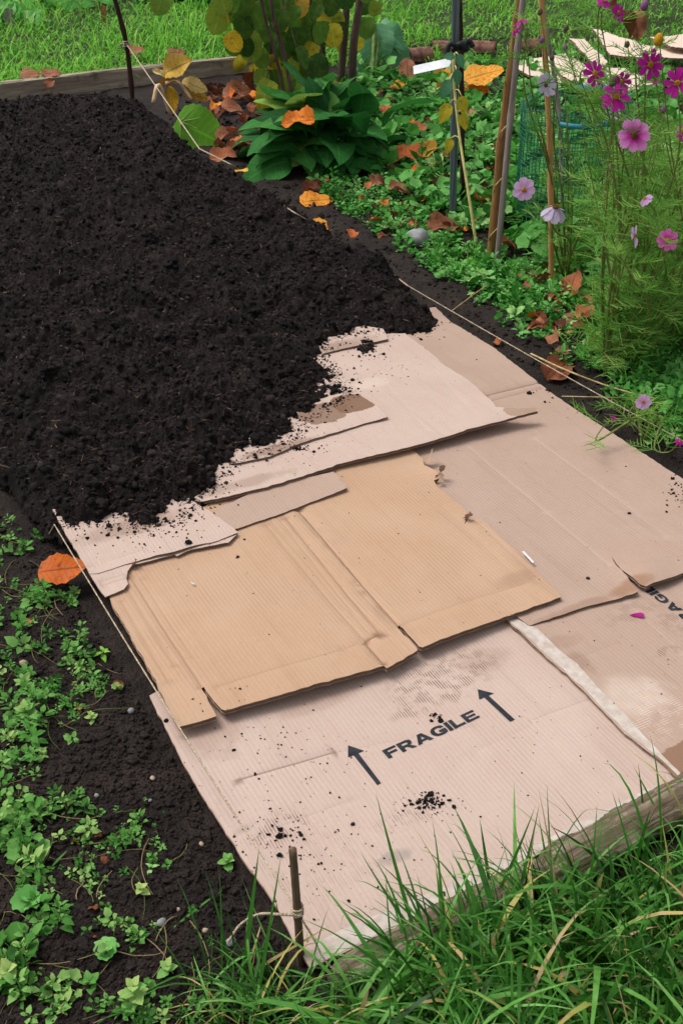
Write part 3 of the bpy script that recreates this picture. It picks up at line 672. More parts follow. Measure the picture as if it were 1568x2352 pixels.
# loose crumbs of compost and soil
r = np.random.default_rng(33)
lo = MB()
def on_surface(P, size, mb, a=None):
    z = surf_z(P); crumbs(mb, np.column_stack([P, z + size * .28]), size, r, a=a)
e = []                                                             # spilled along the compost front
front_line = np.array([G(x, y, .045)[:2] for x, y in cpx])
for i in range(len(front_line) - 1):
    a, b = front_line[i], front_line[i + 1]; n = int(np.hypot(*(b - a)) * 1150)
    t = r.random(n)[:, None]; nn = np.array([(b - a)[1], -(b - a)[0]]); nn = nn / np.hypot(*nn)
    if nn @ EV > 0: nn = -nn
    e.append(a + (b - a) * t + nn * (np.abs(r.exponential(.014, n)) - .012)[:, None] + r.normal(0, .006, (n, 2)))
e = np.concatenate(e); on_surface(e, np.minimum(r.lognormal(math.log(.0013), .6, len(e)), .006), lo)
def spray(x, y, sx, sy, n, s, sd=.5):
    q = np.stack([r.normal(x, sx, n), r.normal(y, sy, n)], -1)
    on_surface(G(q[:, 0], q[:, 1], .03)[:, :2], np.minimum(r.lognormal(math.log(s * .6), sd, n), .008), lo)
spray(840, 815, 16, 9, 90, .004); spray(838, 813, 8, 5, 40, .008, .3); spray(880, 850, 45, 30, 70, .002); spray(690, 1045, 10, 4, 30, .0035); spray(700, 1050, 60, 18, 60, .0018)
spray(985, 1820, 20, 11, 110, .0026); spray(975, 1828, 38, 16, 90, .0014); spray(1000, 1625, 8, 6, 22, .003); spray(1568, 1120, 22, 26, 90, .0028); spray(1240, 900, 24, 10, 14, .004)
spray(640, 1900, 70, 40, 120, .0016); spray(600, 1700, 110, 60, 90, .0018); spray(760, 1990, 120, 60, 70, .0016); spray(1000, 1780, 260, 120, 90, .0013); spray(330, 1235, 90, 25, 110, .0024); spray(660, 1905, 14, 10, 10, .0045)
for x, y, s in [(1020, 2032, .0055), (378, 1637, .006), (1350, 1325, .005), (1444, 1174, .005), (1150, 1193, .003), (640, 1948, .007), (1105, 1855, .0035), (810, 1873, .005), (355, 1242, .005), (632, 2051, .003), (800, 2050, .004), (1095, 820, .003), (1020, 770, .004)]:
    spray(x, y, 1, 1, 2, s, .1)
q = np.stack([r.uniform(200, 1560, 420), r.uniform(780, 2150, 420)], -1); P = G(q[:, 0], q[:, 1], .03)[:, :2]
k = np.zeros(len(P), bool)
for poly, _ in SHEETS: k |= inside(P, poly)
on_surface(P[k], r.lognormal(math.log(.0008), .4, k.sum()), lo)
kind(lo.build('compost_crumbs', M_compost, smooth=False), 'stuff', 'loose crumbs of compost scattered over the cardboard')

sb = MB()                                                          # clods and pebbles of the bare soil
n = 11000
x = r.uniform(-60, 720, n * 2); y = 1150 + 1250 * r.random(n * 2) ** .8; P = G(x, y)[:, :2]
uv = UV(P); k = (uv[:, 0] < -.015) & (uv[:, 1] > -.30); P = P[k][:n]
x = r.uniform(380, 1620, 12000); y = r.uniform(190, 1130, 12000); P2 = G(x, y)[:, :2]; k = UV(P2)[:, 0] > BED_W + .0; P2 = P2[k]
P = np.concatenate([P, P2]); s = np.minimum(r.lognormal(math.log(.0024), .55, len(P)), .010) * np.where(np.arange(len(P)) < len(P) - len(P2), 1, .9 + .2 * P[:, 1])
crumbs(sb, np.column_stack([P, ground_z(P[:, 0], P[:, 1]) + s * .25]), s, r)
kind(sb.build('soil_clods', M_soil, smooth=False), 'stuff', 'small clods of dark bare soil beside the bed')

# ------------------------------------------------------------------ timber: far board, front log
def wood_mat(name, a, b, c, stretch=(3, 60, 60), green=None):
    t = NT(name); v = t.map(t.obj(), stretch); n = t.noise(v, 1.0, 5, .65, .6); n2 = t.noise(t.obj(), 14, 3)
    col = rgbmap(t, [(.25, a), (.5, b), (.75, c)], n)
    if green is not None: col = t.mix(t.ramp(n2, .52, .7, 0, .6), col, green)
    t.bump(n, .006); return t.done(col, .9, .15)
M_board = wood_mat('weathered_board', srgb(92, 80, 68), srgb(150, 136, 118), srgb(184, 172, 156), (4, 70, 40), srgb(70, 80, 52))
M_bark = wood_mat('weathered_log', srgb(44, 36, 28), srgb(108, 94, 78), srgb(168, 156, 138), (5, 90, 90), srgb(74, 84, 48))
def board(name, A, B, h, th, mat, label, zb=-.02, seed=0):
    d = B - A; L = np.hypot(*d); n = 40; t = np.linspace(0, 1, n); rr = np.random.default_rng(seed)
    sec = np.array([(-th / 2, 0), (th / 2, 0), (th / 2, h * .93), (th / 2 - .006, h), (-th / 2 + .006, h), (-th / 2, h * .93)])
    V = []
    for k in range(n):
        w = .004 * np.array([pn(t[k] * 9, j * 3.1, 40 + seed) for j in range(6)])
        for j, (a, b) in enumerate(sec): V.append((t[k] * L, a + w[j], b + zb + w[(j + 2) % 6] * (b > 0)))
    F = []
    for k in range(n - 1):
        for j in range(6): F.append((k * 6 + j, (k + 1) * 6 + j, (k + 1) * 6 + (j + 1) % 6, k * 6 + (j + 1) % 6))
    caps = [(0, 1, 2, 5), (2, 3, 4, 5)]; F += [c[::-1] for c in caps] + [tuple((n - 1) * 6 + i for i in c) for c in caps]
    o = mk(name, V, [np.array(F)[:, ::-1]], mat, smooth=False, loc=(A[0], A[1], 0), rotz=math.atan2(d[1], d[0]))
    return tag(o, label, 'timber')
bA = BW(-.75, BED_L + .03)[:2]; bB = G(600, 170)[:2]; bB = BW(UV(bB)[0], BED_L + .03)[:2]
board('timber_board', bA, bB, .108, .045, M_board, 'grey weathered timber board edging the far end of the bed')
def log(name, pts, rad, mat, label, seed=0, sides=28, n=110):
    P = curve(pts, n); t = np.gradient(P, axis=0); t /= np.linalg.norm(t, axis=1)[:, None]
    a = np.cross(t, [0, 0, 1]); a /= np.linalg.norm(a, axis=1)[:, None]; b = np.cross(a, t); th = np.arange(sides) * 2 * math.pi / sides
    s = np.linspace(0, 1, len(P)) * 12
    TT, S2 = np.meshgrid(th, s)
    rr = rad * (1 + .12 * fbm(S2 * .5, np.cos(TT) * 1.2 + np.sin(TT) * 2.1, 2, seed) + .13 * np.abs(pn(S2 * .7, TT * 5.1, seed + 4)) + .06 * pn(S2 * 5, TT * 9.0, seed + 5))
    rr = rr * np.clip((1 - np.abs(np.linspace(-1, 1, len(P))) ** 24), .45, 1)[:, None]
    V = P[:, None] + rr[..., None] * (np.cos(th)[None, :, None] * a[:, None] + np.sin(th)[None, :, None] * b[:, None] * .8)
    V = np.concatenate([V.reshape(-1, 3), P[[0, -1]]]); m = len(P)
    i = np.arange(m - 1)[:, None] * sides; j = np.arange(sides)[None]
    F = np.stack([i + j, i + (j + 1) % sides, i + sides + (j + 1) % sides, i + sides + j], -1).reshape(-1, 4)
    jj = np.arange(sides); k = m * sides
    caps = np.concatenate([np.stack([np.full(sides, k), (jj + 1) % sides, jj], -1), np.stack([np.full(sides, k + 1), (m - 1) * sides + jj, (m - 1) * sides + (jj + 1) % sides], -1)])
    c = P.mean(0); ang = math.atan2(*(P[-1] - P[0])[:2][::-1]); ca, sa = math.cos(-ang), math.sin(-ang)
    V = V - c; V = np.column_stack([V[:, 0] * ca - V[:, 1] * sa, V[:, 0] * sa + V[:, 1] * ca, V[:, 2]])
    return tag(mk(name, V, [F, caps], mat, smooth=True, loc=c, rotz=ang), label, 'log')
zl = .018
log('edging_log', [G(1760, 1722, zl), G(1640, 1792, zl), G(1568, 1836, zl), G(1464, 1890, zl), G(1374, 1948, zl), G(1240, 2006, zl)], .033, M_bark, 'grey weathered log edging the front of the cardboard, nearest the right edge', 3)
log('edging_log', [G(1262, 1992, zl - .004), G(1150, 2050, zl - .006), G(1075, 2088, zl - .008), G(1000, 2126, zl - .008), G(880, 2196, zl - .012), G(760, 2262, zl - .016)], .024, M_bark, 'mossy rotting log half hidden in the front grass, left of the grey log', 17)

# ------------------------------------------------------------------ stakes and string
M_stick = wood_mat('bark_stick', srgb(62, 48, 38), srgb(104, 84, 66), srgb(140, 128, 116), (60, 60, 4))
M_dark = wood_mat('dark_stick', srgb(34, 24, 22), srgb(62, 44, 38), srgb(84, 64, 54), (60, 60, 4))
M_twine = plain('twine', srgb(150, 132, 108), srgb(198, 182, 158), 300, .95, .1, .001)
def stick(name, pts, rad, mat, label, cat, n=18, sides=9, rough=.06, nodes=(), seed=0, group=None, parent=None):
    P = curve(pts, n); m = len(P); R_ = np.interp(np.linspace(0, 1, m), np.linspace(0, 1, len(np.atleast_1d(rad))), np.atleast_1d(rad)) if np.ndim(rad) else np.full(m, rad)
    R_ = R_ * (1 + rough * np.random.default_rng(seed).standard_normal(m))
    for q in nodes: R_[int(q * (m - 1))] *= 1.22
    V, F = tube(P, R_, sides); c = P[0]
    o = mk(name, V - c, F, mat, loc=c if parent is None else None)
    if parent is not None: o.parent = parent; o.location = c - np.array(parent.location)
    elif label: tag(o, label, cat, group)
    return o
sbase = G(692, 2212, -.01); stop = PY(672, 1952, sbase[1] + .012)
s1 = stick('wooden_stake', [sbase - (0, 0, .05), sbase * .62 + stop * .38, stop], [.0057, .0054, .0050], M_stick, 'short bark covered stake at the front corner of the cardboard', 'stake', 26, 12, .02, (.55,), 2)
fbase = G(303, 214, .05); fmid = PY(290, 100, fbase[1]); ftop = PY(262, -10, fbase[1] - .02)
s2 = stick('wooden_stake', [fbase - (0, 0, .1), fbase, fmid, ftop, ftop + (ftop - fmid) * .4], [.0125, .012, .011, .010], M_dark, 'thin dark stake standing against the far timber board', 'stake', 28, 8, .05, (.3, .6), 3)
def twist(mb, P, rad, n_turn):     # two-ply twine
    P = np.asarray(P); m = len(P); t = np.gradient(P, axis=0); t /= np.linalg.norm(t, axis=1)[:, None] + 1e-9
    a = np.cross(t, [0, 0, 1.0]); a /= np.linalg.norm(a, axis=1)[:, None] + 1e-9; b = np.cross(a, t); ph = np.linspace(0, n_turn * 2 * math.pi, m)
    for s in (0, math.pi):
        mb.add(*tube(P + rad * .55 * (np.cos(ph + s)[:, None] * a + np.sin(ph + s)[:, None] * b), rad * .62, 5))
knot = sbase * .52 + stop * .48
lt = G(125, 1205, .075); st = MB()
Lp = np.linspace(0, 1, 260)[:, None] * (lt - knot) + knot; Lp[:, 2] -= .012 * np.sin(np.linspace(0, math.pi, 260)) ; tail = lt + (lt - knot) / np.linalg.norm(lt - knot) * np.linspace(0, .12, 12)[:, None] - np.linspace(0, .11, 12)[:, None] * [0, 0, 1]
twist(st, np.vstack([Lp, tail[1:]]), .0015, 150)
th = np.linspace(0, 2 * math.pi * 3.2, 60); ring = knot + np.stack([np.cos(th) * .0070, np.sin(th) * .0070, (th / th[-1] - .5) * .018], -1); twist(st, ring, .0016, 20)
twist(st, curve([knot + (0.006, -.008, 0), knot + (-.025, -.012, .008), knot + (-.05, -.005, -.002), knot + (-.075, .0, -.03), knot + (-.09, -.01, -.05)], 60), .002, 14)
twist(st, curve([knot + (0.006, -.008, -.008), knot + (.02, -.015, -.035), knot + (.035, -.03, -.06), knot + (.06, -.045, -.075)], 60), .0015, 14)
o = st.build('twine_string', M_twine, loc=tuple(knot)); tag(o, 'jute string tied to the front stake and running up the left edge', 'string')
st = MB(); kn = fmid
pts = [kn, G(360, 205, .165), G(458, 341, .098), G(530, 377, .078)]
P = np.vstack([kn + (pts[2] - kn) * np.linspace(0, 1, 60)[:, None], pts[2] + (pts[3] - pts[2]) * np.linspace(0, 1, 20)[1:, None]]); st.add(*tube(P, .0026, 6))
P = curve([pts[3], G(560, 396, -.03), G(625, 445, -.03), G(655, 474, .085), G(690, 496, .088), G(725, 518, -.03), G(800, 562, -.04), G(890, 622, -.02), G(935, 655, .060)], 90); st.add(*tube(P, .0022, 6))
A, B = G(935, 655, .060), G(1568, 1006, .060); P = A + (B - A) * np.linspace(0, 1.5, 260)[:, None]; P[:, 2] -= .008 * np.sin(np.linspace(0, math.pi, 260)); twist(st, P, .0016, 150)
th = np.linspace(0, 2 * math.pi * 3, 40); st.add(*tube(kn + np.stack([np.cos(th) * .015, np.sin(th) * .015, (th / th[-1] - .5) * .03], -1), .003, 5)); st.add(*tube(curve([kn, kn + (-.03, -.02, 0), kn + (-.05, -.01, -.03)], 10), .0025, 5))
o = st.build('twine_string', M_twine, loc=tuple(kn)); tag(o, 'pale string from the far dark stake along the right edge of the bed', 'string')
P = curve([G(1218, 812, .02), G(1300, 850, .03), G(1400, 888, .02), G(1490, 912, .03), G(1532, 916, .03)], 40)
M_straw = plain('dry_straw', srgb(150, 128, 84), srgb(190, 170, 122), 60, .8, .2, .0005)
stick('dry_straw', P, [.0026, .0022, .0014], M_straw, 'dry straw coloured stem lying across the right hand string', 'stem', 40, 6)
stick('dry_straw', [G(1035, 715, .02), G(1110, 660, .03), G(1140, 645, .03)], .0014, M_straw, 'short dry stem lying on soil near the two leaning canes', 'stem', 12, 5)
stick('dry_straw', [G(1290, 910, .02), G(1380, 912, .035), G(1440, 914, .02)], .0015, M_straw, 'short dry stem crossing the string beside the lowest pink flower', 'stem', 12, 5)

# ------------------------------------------------------------------ grass
GR = [(0, srgb(22, 58, 14)), (.3, srgb(54, 112, 34)), (.55, srgb(88, 148, 58)), (.78, srgb(136, 188, 104)), (.86, srgb(172, 172, 84)), (.95, srgb(192, 166, 108)), (1, srgb(190, 164, 128))]
M_grass = leaf_mat('grass_blade', GR, .3, .5, bumps=.0004, spec=.25)
GL2 = [(0, srgb(58, 118, 24)), (.4, srgb(102, 178, 48)), (.75, srgb(142, 210, 80)), (.92, srgb(174, 198, 100)), (1, srgb(200, 180, 118))]
M_lawn = leaf_mat('lawn_blade', GL2, .35, .6, bumps=.0004, spec=.15)
def blade(nl=6, bend=.6, fold=.35):
    t = np.linspace(0, 1, nl + 1); w = (1 - t ** 2.2) * (.55 + .45 * np.minimum(1, t * 4)); w[-1] = .02
    ang = bend * t ** 1.6 * 1.6; dy = np.concatenate([[0], np.cumsum(np.cos(ang[1:]) / nl)]); dz = np.concatenate([[0], np.cumsum(np.sin(ang[1:]) / nl)])
    V = []
    for k in range(nl + 1):
        for j in (-1, 0, 1): V.append((j * w[k] / 2, dy[k], dz[k] * -1 + fold * abs(j) * w[k] * .0))
    return np.array(V), [grid_faces(nl + 1, 3)], np.repeat(t, 3)
BL = [blade(7, b) for b in (.15, .45, .8, 1.15, 1.6)]
def grow(mb, P, L, W, r, lean=.5, bias=(0, 0), bl=BL, a=None, lw=(.25, .25, .22, .16, .12)):
    n = len(P); k = r.choice(len(bl), n, p=lw); az = r.uniform(0, 2 * math.pi, n); le = np.abs(r.normal(0, lean, n))
    d = np.stack([np.cos(az) * le + bias[0], np.sin(az) * le + bias[1], np.ones(n)], -1)
    hd = np.stack([d[:, 0], d[:, 1], np.zeros(n)], -1) + 1e-3; up = -hd + np.stack([np.zeros(n), np.zeros(n), np.full(n, .05)], -1)
    M = frames(d, up, r.normal(0, .35, n)) * np.stack([W, L, L], -1)[:, None, :]
    a = r.beta(2, 3.2, n) if a is None else a
    for i in range(len(bl)):
        q = k == i
        if q.any(): mb.inst(bl[i][0], bl[i][1], M[q], P[q], a[q], bl[i][2])
r = np.random.default_rng(51); gb = MB()
n = 19000; x = r.uniform(240, 2100, n); y = r.uniform(1780, 2800, n); P = G(x, y); uv = UV(P); u, v = uv[:, 0], uv[:, 1]
clump = fbm(P[:, 0] * 9, P[:, 1] * 9, 2, 5)
k = (v < -.062 - .03 * r.random(n)) & (u > -.02 - .25 * np.clip(-v - .05, 0, .4) + .05 * r.standard_normal(n)) & (clump > -.55 + .5 * r.standard_normal(n)) & (r.random(n) < np.clip((y - 1500) / 900, .25, 1))
P = P[k]; n = len(P); P[:, 2] = ground_z(P[:, 0], P[:, 1]) - .005
L = np.clip(r.lognormal(math.log(.10), .5, n), .03, .28) * np.clip((-v[k] - .02) / .12, .4, 1); grow(gb, P, L, np.clip(L * .05, .002, .0078) * r.uniform(.45, 1.4, n), r, .6, (-.1, -.22), a=np.where(r.random(n) < .08, r.uniform(.85, 1, n), r.beta(2.0, 2.0, n) * .80))
n = 260; uu = np.where(r.random(n) < .75, r.normal(.2, .13, n), r.uniform(-.05, 1.3, n)); P = BW(uu, r.normal(-.085, .02, n), 0.0); P[:, 2] = .0     # taller blades leaning over the log
L = r.uniform(.09, .2, n) * np.where((uu > .1) & (uu < .75), 1, .75); grow(gb, P, L, r.uniform(.0026, .0056, n), r, .45, (-.12, .05), a=np.where(r.random(n) < .08, r.uniform(.82, .95, n), r.beta(2, 3, n) * .8))
for (x0, y0, x1, y1, w_) in [(1125, 2040, 1105, 1900, .0055), (1530, 1905, 1462, 1775, .004), (960, 2170, 870, 1868, .006), (960, 2160, 835, 1985, .005), (1130, 2080, 1228, 1882, .0055), (1480, 1900, 1470, 1770, .004), (1440, 1915, 1422, 1835, .003), (560, 2230, 590, 1988, .007), (590, 2300, 640, 2010, .005), (1260, 2010, 1240, 1890, .004)]:
    b0 = G(x0, y0, 0); tp = PY(x1, y1, b0[1] + .015); d = (tp - b0)[None]; M = frames(d, np.array([[0, -1.0, .3]])) * np.array([w_, np.linalg.norm(d) * 1.05, np.linalg.norm(d)])[None, None]
    gb.inst(BL[0][0], BL[0][1], M, b0[None], np.array([r.uniform(.25, .6)]), BL[0][2])
n = 190; P = G(r.normal(575, 75, n), r.normal(2330, 55, n)); k = UV(P)[:, 0] < .02; P = P[k]; n = len(P); P[:, 2] = ground_z(P[:, 0], P[:, 1]) - .004
grow(gb, P, r.uniform(.04, .16, n), r.uniform(.0018, .0048, n), r, .8, (-.1, -.1), a=np.where(r.random(n) < .12, r.uniform(.84, 1, n), r.beta(2, 3, n) * .85))
n = 280; P = G(r.uniform(700, 1700, n), r.uniform(2020, 2420, n)); k = UV(P)[:, 1] < -.085; P = P[k]; n = len(P); P[:, 2] = ground_z(P[:, 0], P[:, 1])
grow(gb, P, r.uniform(.10, .22, n), r.uniform(.005, .0078, n), r, .6, (-.1, -.1), a=r.beta(3, 2.4, n) * .82)
for x0, y0, z0_, x1, y1, z1_, w_ in [(545, 2330, .0, 690, 2275, .06, .008), (560, 2352, .0, 745, 2270, .07, .007), (470, 2300, .02, 760, 2283, .05, .006), (500, 2250, .01, 520, 2300, .01, .005), (600, 2352, .0, 700, 2230, .08, .006), (400, 2130, .004, 520, 2030, .006, .004), (120, 1990, .004, 155, 1950, .01, .004)]:
    a0, a1 = G(x0, y0, z0_), G(x1, y1, z1_); d = (a1 - a0)[None]; M = frames(d, np.array([[0, -.2, 1.0]])) * np.array([w_, np.linalg.norm(d), np.linalg.norm(d)])[None, None]; gb.inst(BL[0][0], BL[0][1], M, a0[None], np.array([.45]), BL[0][2])
kind(gb.build('front_grass', M_grass), 'stuff', 'long lush grass growing in front of the logs')
lb = MB(); n = 34000
x = r.uniform(-500, 2000, n); y = -40 + 290 * r.random(n) ** 1.0; P = G(x, y); uv = UV(P)
clump = fbm(P[:, 0] * 1.6, P[:, 1] * 1.6, 2, 15)
right_lawn = (P[:, 1] > 6.6 - .35 * P[:, 0] * 0 + .5 * pn(P[:, 0] * 2, P[:, 1], 3)) & (P[:, 0] > -.3)
left_lawn = (uv[:, 1] > BED_L + .06) & (P[:, 0] < -.25)
k = (left_lawn | right_lawn) & (clump > -.9); P = P[k]; clump = clump[k]; n = len(P); P[:, 2] = ground_z(P[:, 0], P[:, 1]) - .005
L = np.clip(r.lognormal(math.log(.085), .4, n) * (1 + .7 * np.clip(clump, -.5, 1)), .03, .3) * np.where(P[:, 0] > .6, .6, 1.0)
BL2 = [blade(4, b) for b in (.3, .8, 1.3, 1.7)]
grow(lb, P, L, r.uniform(.005, .0095, n), r, .5, bl=BL2, lw=(.2, .3, .3, .2), a=r.beta(2.4, 2.4, n))
kind(lb.build('lawn_grass', M_lawn), 'stuff', 'bright green lawn grass behind the bed')

# ------------------------------------------------------------------ leaves and plants
GREENS = {'weed': [(0, srgb(40, 84, 32)), (.4, srgb(80, 138, 56)), (.75, srgb(120, 170, 90)), (1, srgb(164, 188, 110))],
          'cover': [(0, srgb(36, 92, 32)), (.4, srgb(74, 146, 54)), (.75, srgb(120, 182, 100)), (1, srgb(166, 200, 124))],
          'comfrey': [(0, srgb(26, 76, 30)), (.4, srgb(54, 120, 52)), (.75, srgb(92, 152, 70)), (1, srgb(140, 160, 66))],
          'hazel': [(0, srgb(44, 78, 30)), (.35, srgb(92, 130, 48)), (.6, srgb(140, 156, 54)), (.8, srgb(214, 180, 40)), (1, srgb(210, 164, 80))],
          'rhubarb': [(0, srgb(52, 100, 66)), (.5, srgb(86, 140, 100)), (1, srgb(126, 174, 130))],
          'litter': [(0, srgb(74, 40, 28)), (.25, srgb(122, 70, 46)), (.45, srgb(154, 104, 78)), (.65, srgb(190, 92, 30)), (.82, srgb(218, 138, 46)), (1, srgb(222, 178, 74))],
          'yellow': [(0, srgb(116, 84, 46)), (.5, srgb(200, 158, 50)), (1, srgb(220, 196, 130))],
          'squash': [(0, srgb(74, 128, 30)), (.5, srgb(98, 156, 44)), (1, srgb(130, 180, 70))]}
LM = {k: leaf_mat('leaf_' + k, v, vein=-.75 if k in ('litter', 'yellow') else (.5 if k in ('comfrey', 'rhubarb', 'squash') else .3), trans=.12 if k in ('litter',) else .28, rough=.72, spec=.14, spot={'litter': srgb(70, 38, 24), 'hazel': srgb(120, 92, 34), 'yellow': srgb(120, 84, 40)}.get(k), bumps=.003 if k in ('comfrey', 'litter', 'hazel', 'rhubarb') else .0012) for k, v in GREENS.items()}
_pool = {}
def leaf_mesh(shape, mat, rnd, var=0):
    key = (shape, mat, round(rnd, 1), var)
    if key in _pool: return _pool[key]
    s = 100 + var * 7
    if shape == 'ovate': V, F, L = leaf(P_OVATE, 8, 1, .22, .22, .02, .06, s)
    elif shape == 'lance': V, F, L = leaf(P_LANCE, 10, 2, .3, .5 + .1 * (var % 3), .045, .0, s, .25 * (var % 3 - 1))
    elif shape == 'hazel': V, F, L = leaf(lambda t: .9 * math.sqrt(max(0, 1 - (2 * t - .9) ** 2 / 1.25)) if .0 < t < 1 else .25 * (t == 0), 12, 2, .08 + .05 * (var % 3), .16, .03, .035, s)
    elif shape == 'curl': V, F, L = leaf(lambda t: .72 * math.sqrt(max(0, 1 - (2 * t - .95) ** 2 / 1.12)) if 0 < t < 1 else .1, 11, 3, .35 + .2 * (var % 3), .35 - .25 * (var % 2), .09, .07, s, .7 * (var % 3 - 1))
    elif shape == 'flatleaf': V, F, L = leaf(lambda t: .78 * math.sqrt(max(0, 1 - (2 * t - .95) ** 2 / 1.12)) if 0 < t < 1 else .12, 11, 3, .08, .08, .05, .06, s, .15)
    elif shape == 'lobed': V, F, L = roundleaf(24, 7, .10, .10, .45, s)
    elif shape == 'squashleaf': V, F, L = leaf(lambda t: 1.0 * math.sqrt(max(0, 1 - (2 * t - .9) ** 2 / 1.22)) if 0 < t < 1 else .3, 14, 3, .05, .12, .035, .03, s)
    elif shape == 'big': V, F, L = leaf(lambda t: .85 * math.sin(math.pi * min(1, (t * .94 + .03)) ** .7) ** .8, 12, 3, .12, .3, .06, .03, s)
    at = {'rnd': np.full(len(V), rnd), 'len': L}
    if shape != 'lobed': nw_ = len(V) // len(np.unique(L)); at['side'] = 1 + np.tile(np.abs(np.linspace(-1, 1, nw_)), len(V) // nw_)
    me = mk('leaf_tmp', V, F, LM[mat], attrs=at)
    d = me.data; bpy.data.objects.remove(me); d.name = 'leaf'; _pool[key] = d
    return d
def put_leaf(parent, me, base, d, n, L, W=None, name='leaf'):
    d = np.asarray(d, float); d = d / np.linalg.norm(d); n = np.asarray(n, float); s_ = np.cross(d, n); s_ /= np.linalg.norm(s_) + 1e-9; n = np.cross(s_, d)
    W = L if W is None else W; o_ = np.asarray(base) - (np.array(parent.location) if parent is not None else 0)
    M = Matrix(((s_[0] * W, d[0] * L, n[0] * L, o_[0]), (s_[1] * W, d[1] * L, n[1] * L, o_[1]), (s_[2] * W, d[2] * L, n[2] * L, o_[2]), (0, 0, 0, 1)))
    o = bpy.data.objects.new(name, me); COL.objects.link(o)
    if parent is not None: o.parent = parent
    o.matrix_local = M; return o
def tubes(name, lst, mat, parent, sides=5):
    mb = MB()
    for P, R_ in lst:
        Q = np.asarray(P) - np.array(parent.location); mb.add(*tube(Q, np.interp(np.linspace(0, 1, len(Q)), np.linspace(0, 1, len(np.atleast_1d(R_))), np.atleast_1d(R_)), sides))
    return mb.build(name, mat, parent)
M_stem_green = plain('green_stem', srgb(78, 110, 50), srgb(120, 142, 70), 40, .6, .3, .0005)
M_stem_brown = wood_mat('brown_stem', srgb(50, 40, 38), srgb(92, 74, 66), srgb(126, 108, 98), (60, 60, 5))
cam_dir = lambda p: (np.array([0, 0, H]) - np.asarray(p)) / np.linalg.norm(np.array([0, 0, H]) - np.asarray(p))

# --- small weeds as ground cover
def sprig(seed, nleaf=8, toothed=.08, tall=.6, wide=.55):
    rr = np.random.default_rng(seed); mb = MB(); az = rr.uniform(0, 6.3)
    for k in range(nleaf):
        t = k / nleaf; az += math.pi * (1 if k % 2 else .5) + rr.normal(0, .25); el = .15 + .9 * t + rr.normal(0, .15)
        d = np.array([[math.cos(az) * math.cos(el), math.sin(az) * math.cos(el), math.sin(el)]]); L = (.55 - .3 * t) * rr.uniform(.8, 1.2)
        V, F, _ = leaf(P_OVATE, 5, 1, .25, .25, .0, toothed, seed * 9 + k)
        M = frames(d, None, rr.normal(0, .3, 1)) * np.array([L * wide / .55, L, L])[None, None]
        st = np.array([[math.cos(az) * .12, math.sin(az) * .12, tall * t + .05]])
        mb.inst(V, F, M, st)
    mb.add(*tube(np.array([(0, 0, -.05), (.02, 0, tall * .5), (0, .02, tall)]), .018, 3, False))
    return np.concatenate(mb.V), mb.F
SPR = [sprig(s, n, .08, t, w) for s, n, t, w in ((1, 8, .5, .6), (2, 10, .8, .5), (3, 6, .3, .7), (4, 7, .4, .55), (5, 12, 1.0, .5))]
def round_sprig(seed):
    rr = np.random.default_rng(seed); mb = MB()
    for k in range(6):
        az = k * 1.05 + rr.normal(0, .3); V, F, _ = roundleaf(12, 5, .12, .12, .45, seed + k)
        el = rr.uniform(.1, .6); d = np.array([[math.cos(az) * math.cos(el), math.sin(az) * math.cos(el), math.sin(el)]]); L = rr.uniform(.35, .6)
        b = np.array([[math.cos(az) * .3, math.sin(az) * .3, rr.uniform(.15, .5)]])
        mb.inst(V, F, frames(d, None, rr.normal(0, .2, 1)) * L, b); mb.add(*tube(np.array([(0, 0, -.05), b[0] * .5 + (0, 0, .1), b[0]]), .015, 3, False))
    return np.concatenate(mb.V), mb.F
RSPR = [round_sprig(60 + k) for k in range(4)]
def cover(mb, P, size, r, kinds, a=None):
    n = len(P); k = r.integers(0, len(kinds), n); az = r.uniform(0, 6.3, n); up = np.stack([r.normal(0, .25, n), r.normal(0, .25, n), np.ones(n)], -1)
    d = np.stack([np.cos(az), np.sin(az), np.zeros(n)], -1); d = d - up * (np.sum(d * up, 1) / np.sum(up * up, 1))[:, None]
    M = frames(d, up) * size[:, None, None]; a = r.beta(2, 2, n) if a is None else a
    for i in range(len(kinds)):
        q = k == i
        if q.any(): mb.inst(kinds[i][0], kinds[i][1], M[q], P[q], a[q])
r = np.random.default_rng(77); wb = MB()
clus = [(30, 1250, 50, 45, 34, .035), (105, 1375, 40, 25, 24, .034), (60, 1400, 60, 60, 40, .033), (165, 1375, 18, 14, 10, .03), (45, 1520, 55, 50, 36, .034), (180, 1490, 50, 35, 42, .028), (200, 1560, 45, 30, 40, .026), (110, 1590, 60, 30, 34, .030), (50, 1650, 60, 50, 44, .036),
        (160, 1640, 40, 25, 22, .026), (60, 1760, 60, 60, 36, .036), (40, 1880, 50, 60, 44, .038), (150, 1860, 60, 30, 30, .034), (230, 1930, 70, 40, 46, .028), (300, 1900, 50, 40, 24, .022), (220, 2010, 60, 35, 26, .026), (60, 2010, 60, 50, 30, .036), (100, 2120, 60, 40, 26, .034), (290, 2130, 60, 40, 20, .026),
        (30, 2230, 50, 50, 40, .040), (130, 2300, 60, 50, 30, .034), (330, 2330, 70, 30, 26, .036), (420, 2150, 60, 60, 12, .02), (380, 1950, 60, 60, 14, .018), (460, 2320, 50, 30, 14, .03), (-60, 1500, 60, 400, 120, .035)]
for (x, y, sx, sy, n, s) in clus:
    n = max(4, int(n * .62)); p = G(r.normal(x, sx * .62, n), r.normal(y, sy * .62, n)); k = UV(p)[:, 0] < -.03; p = p[k]
    p[:, 2] = ground_z(p[:, 0], p[:, 1]) + .001; cover(wb, p, s * np.clip(r.lognormal(.05, .5, len(p)), .35, 2.4) * .54, r, SPR + RSPR[:1])
ts = MB()
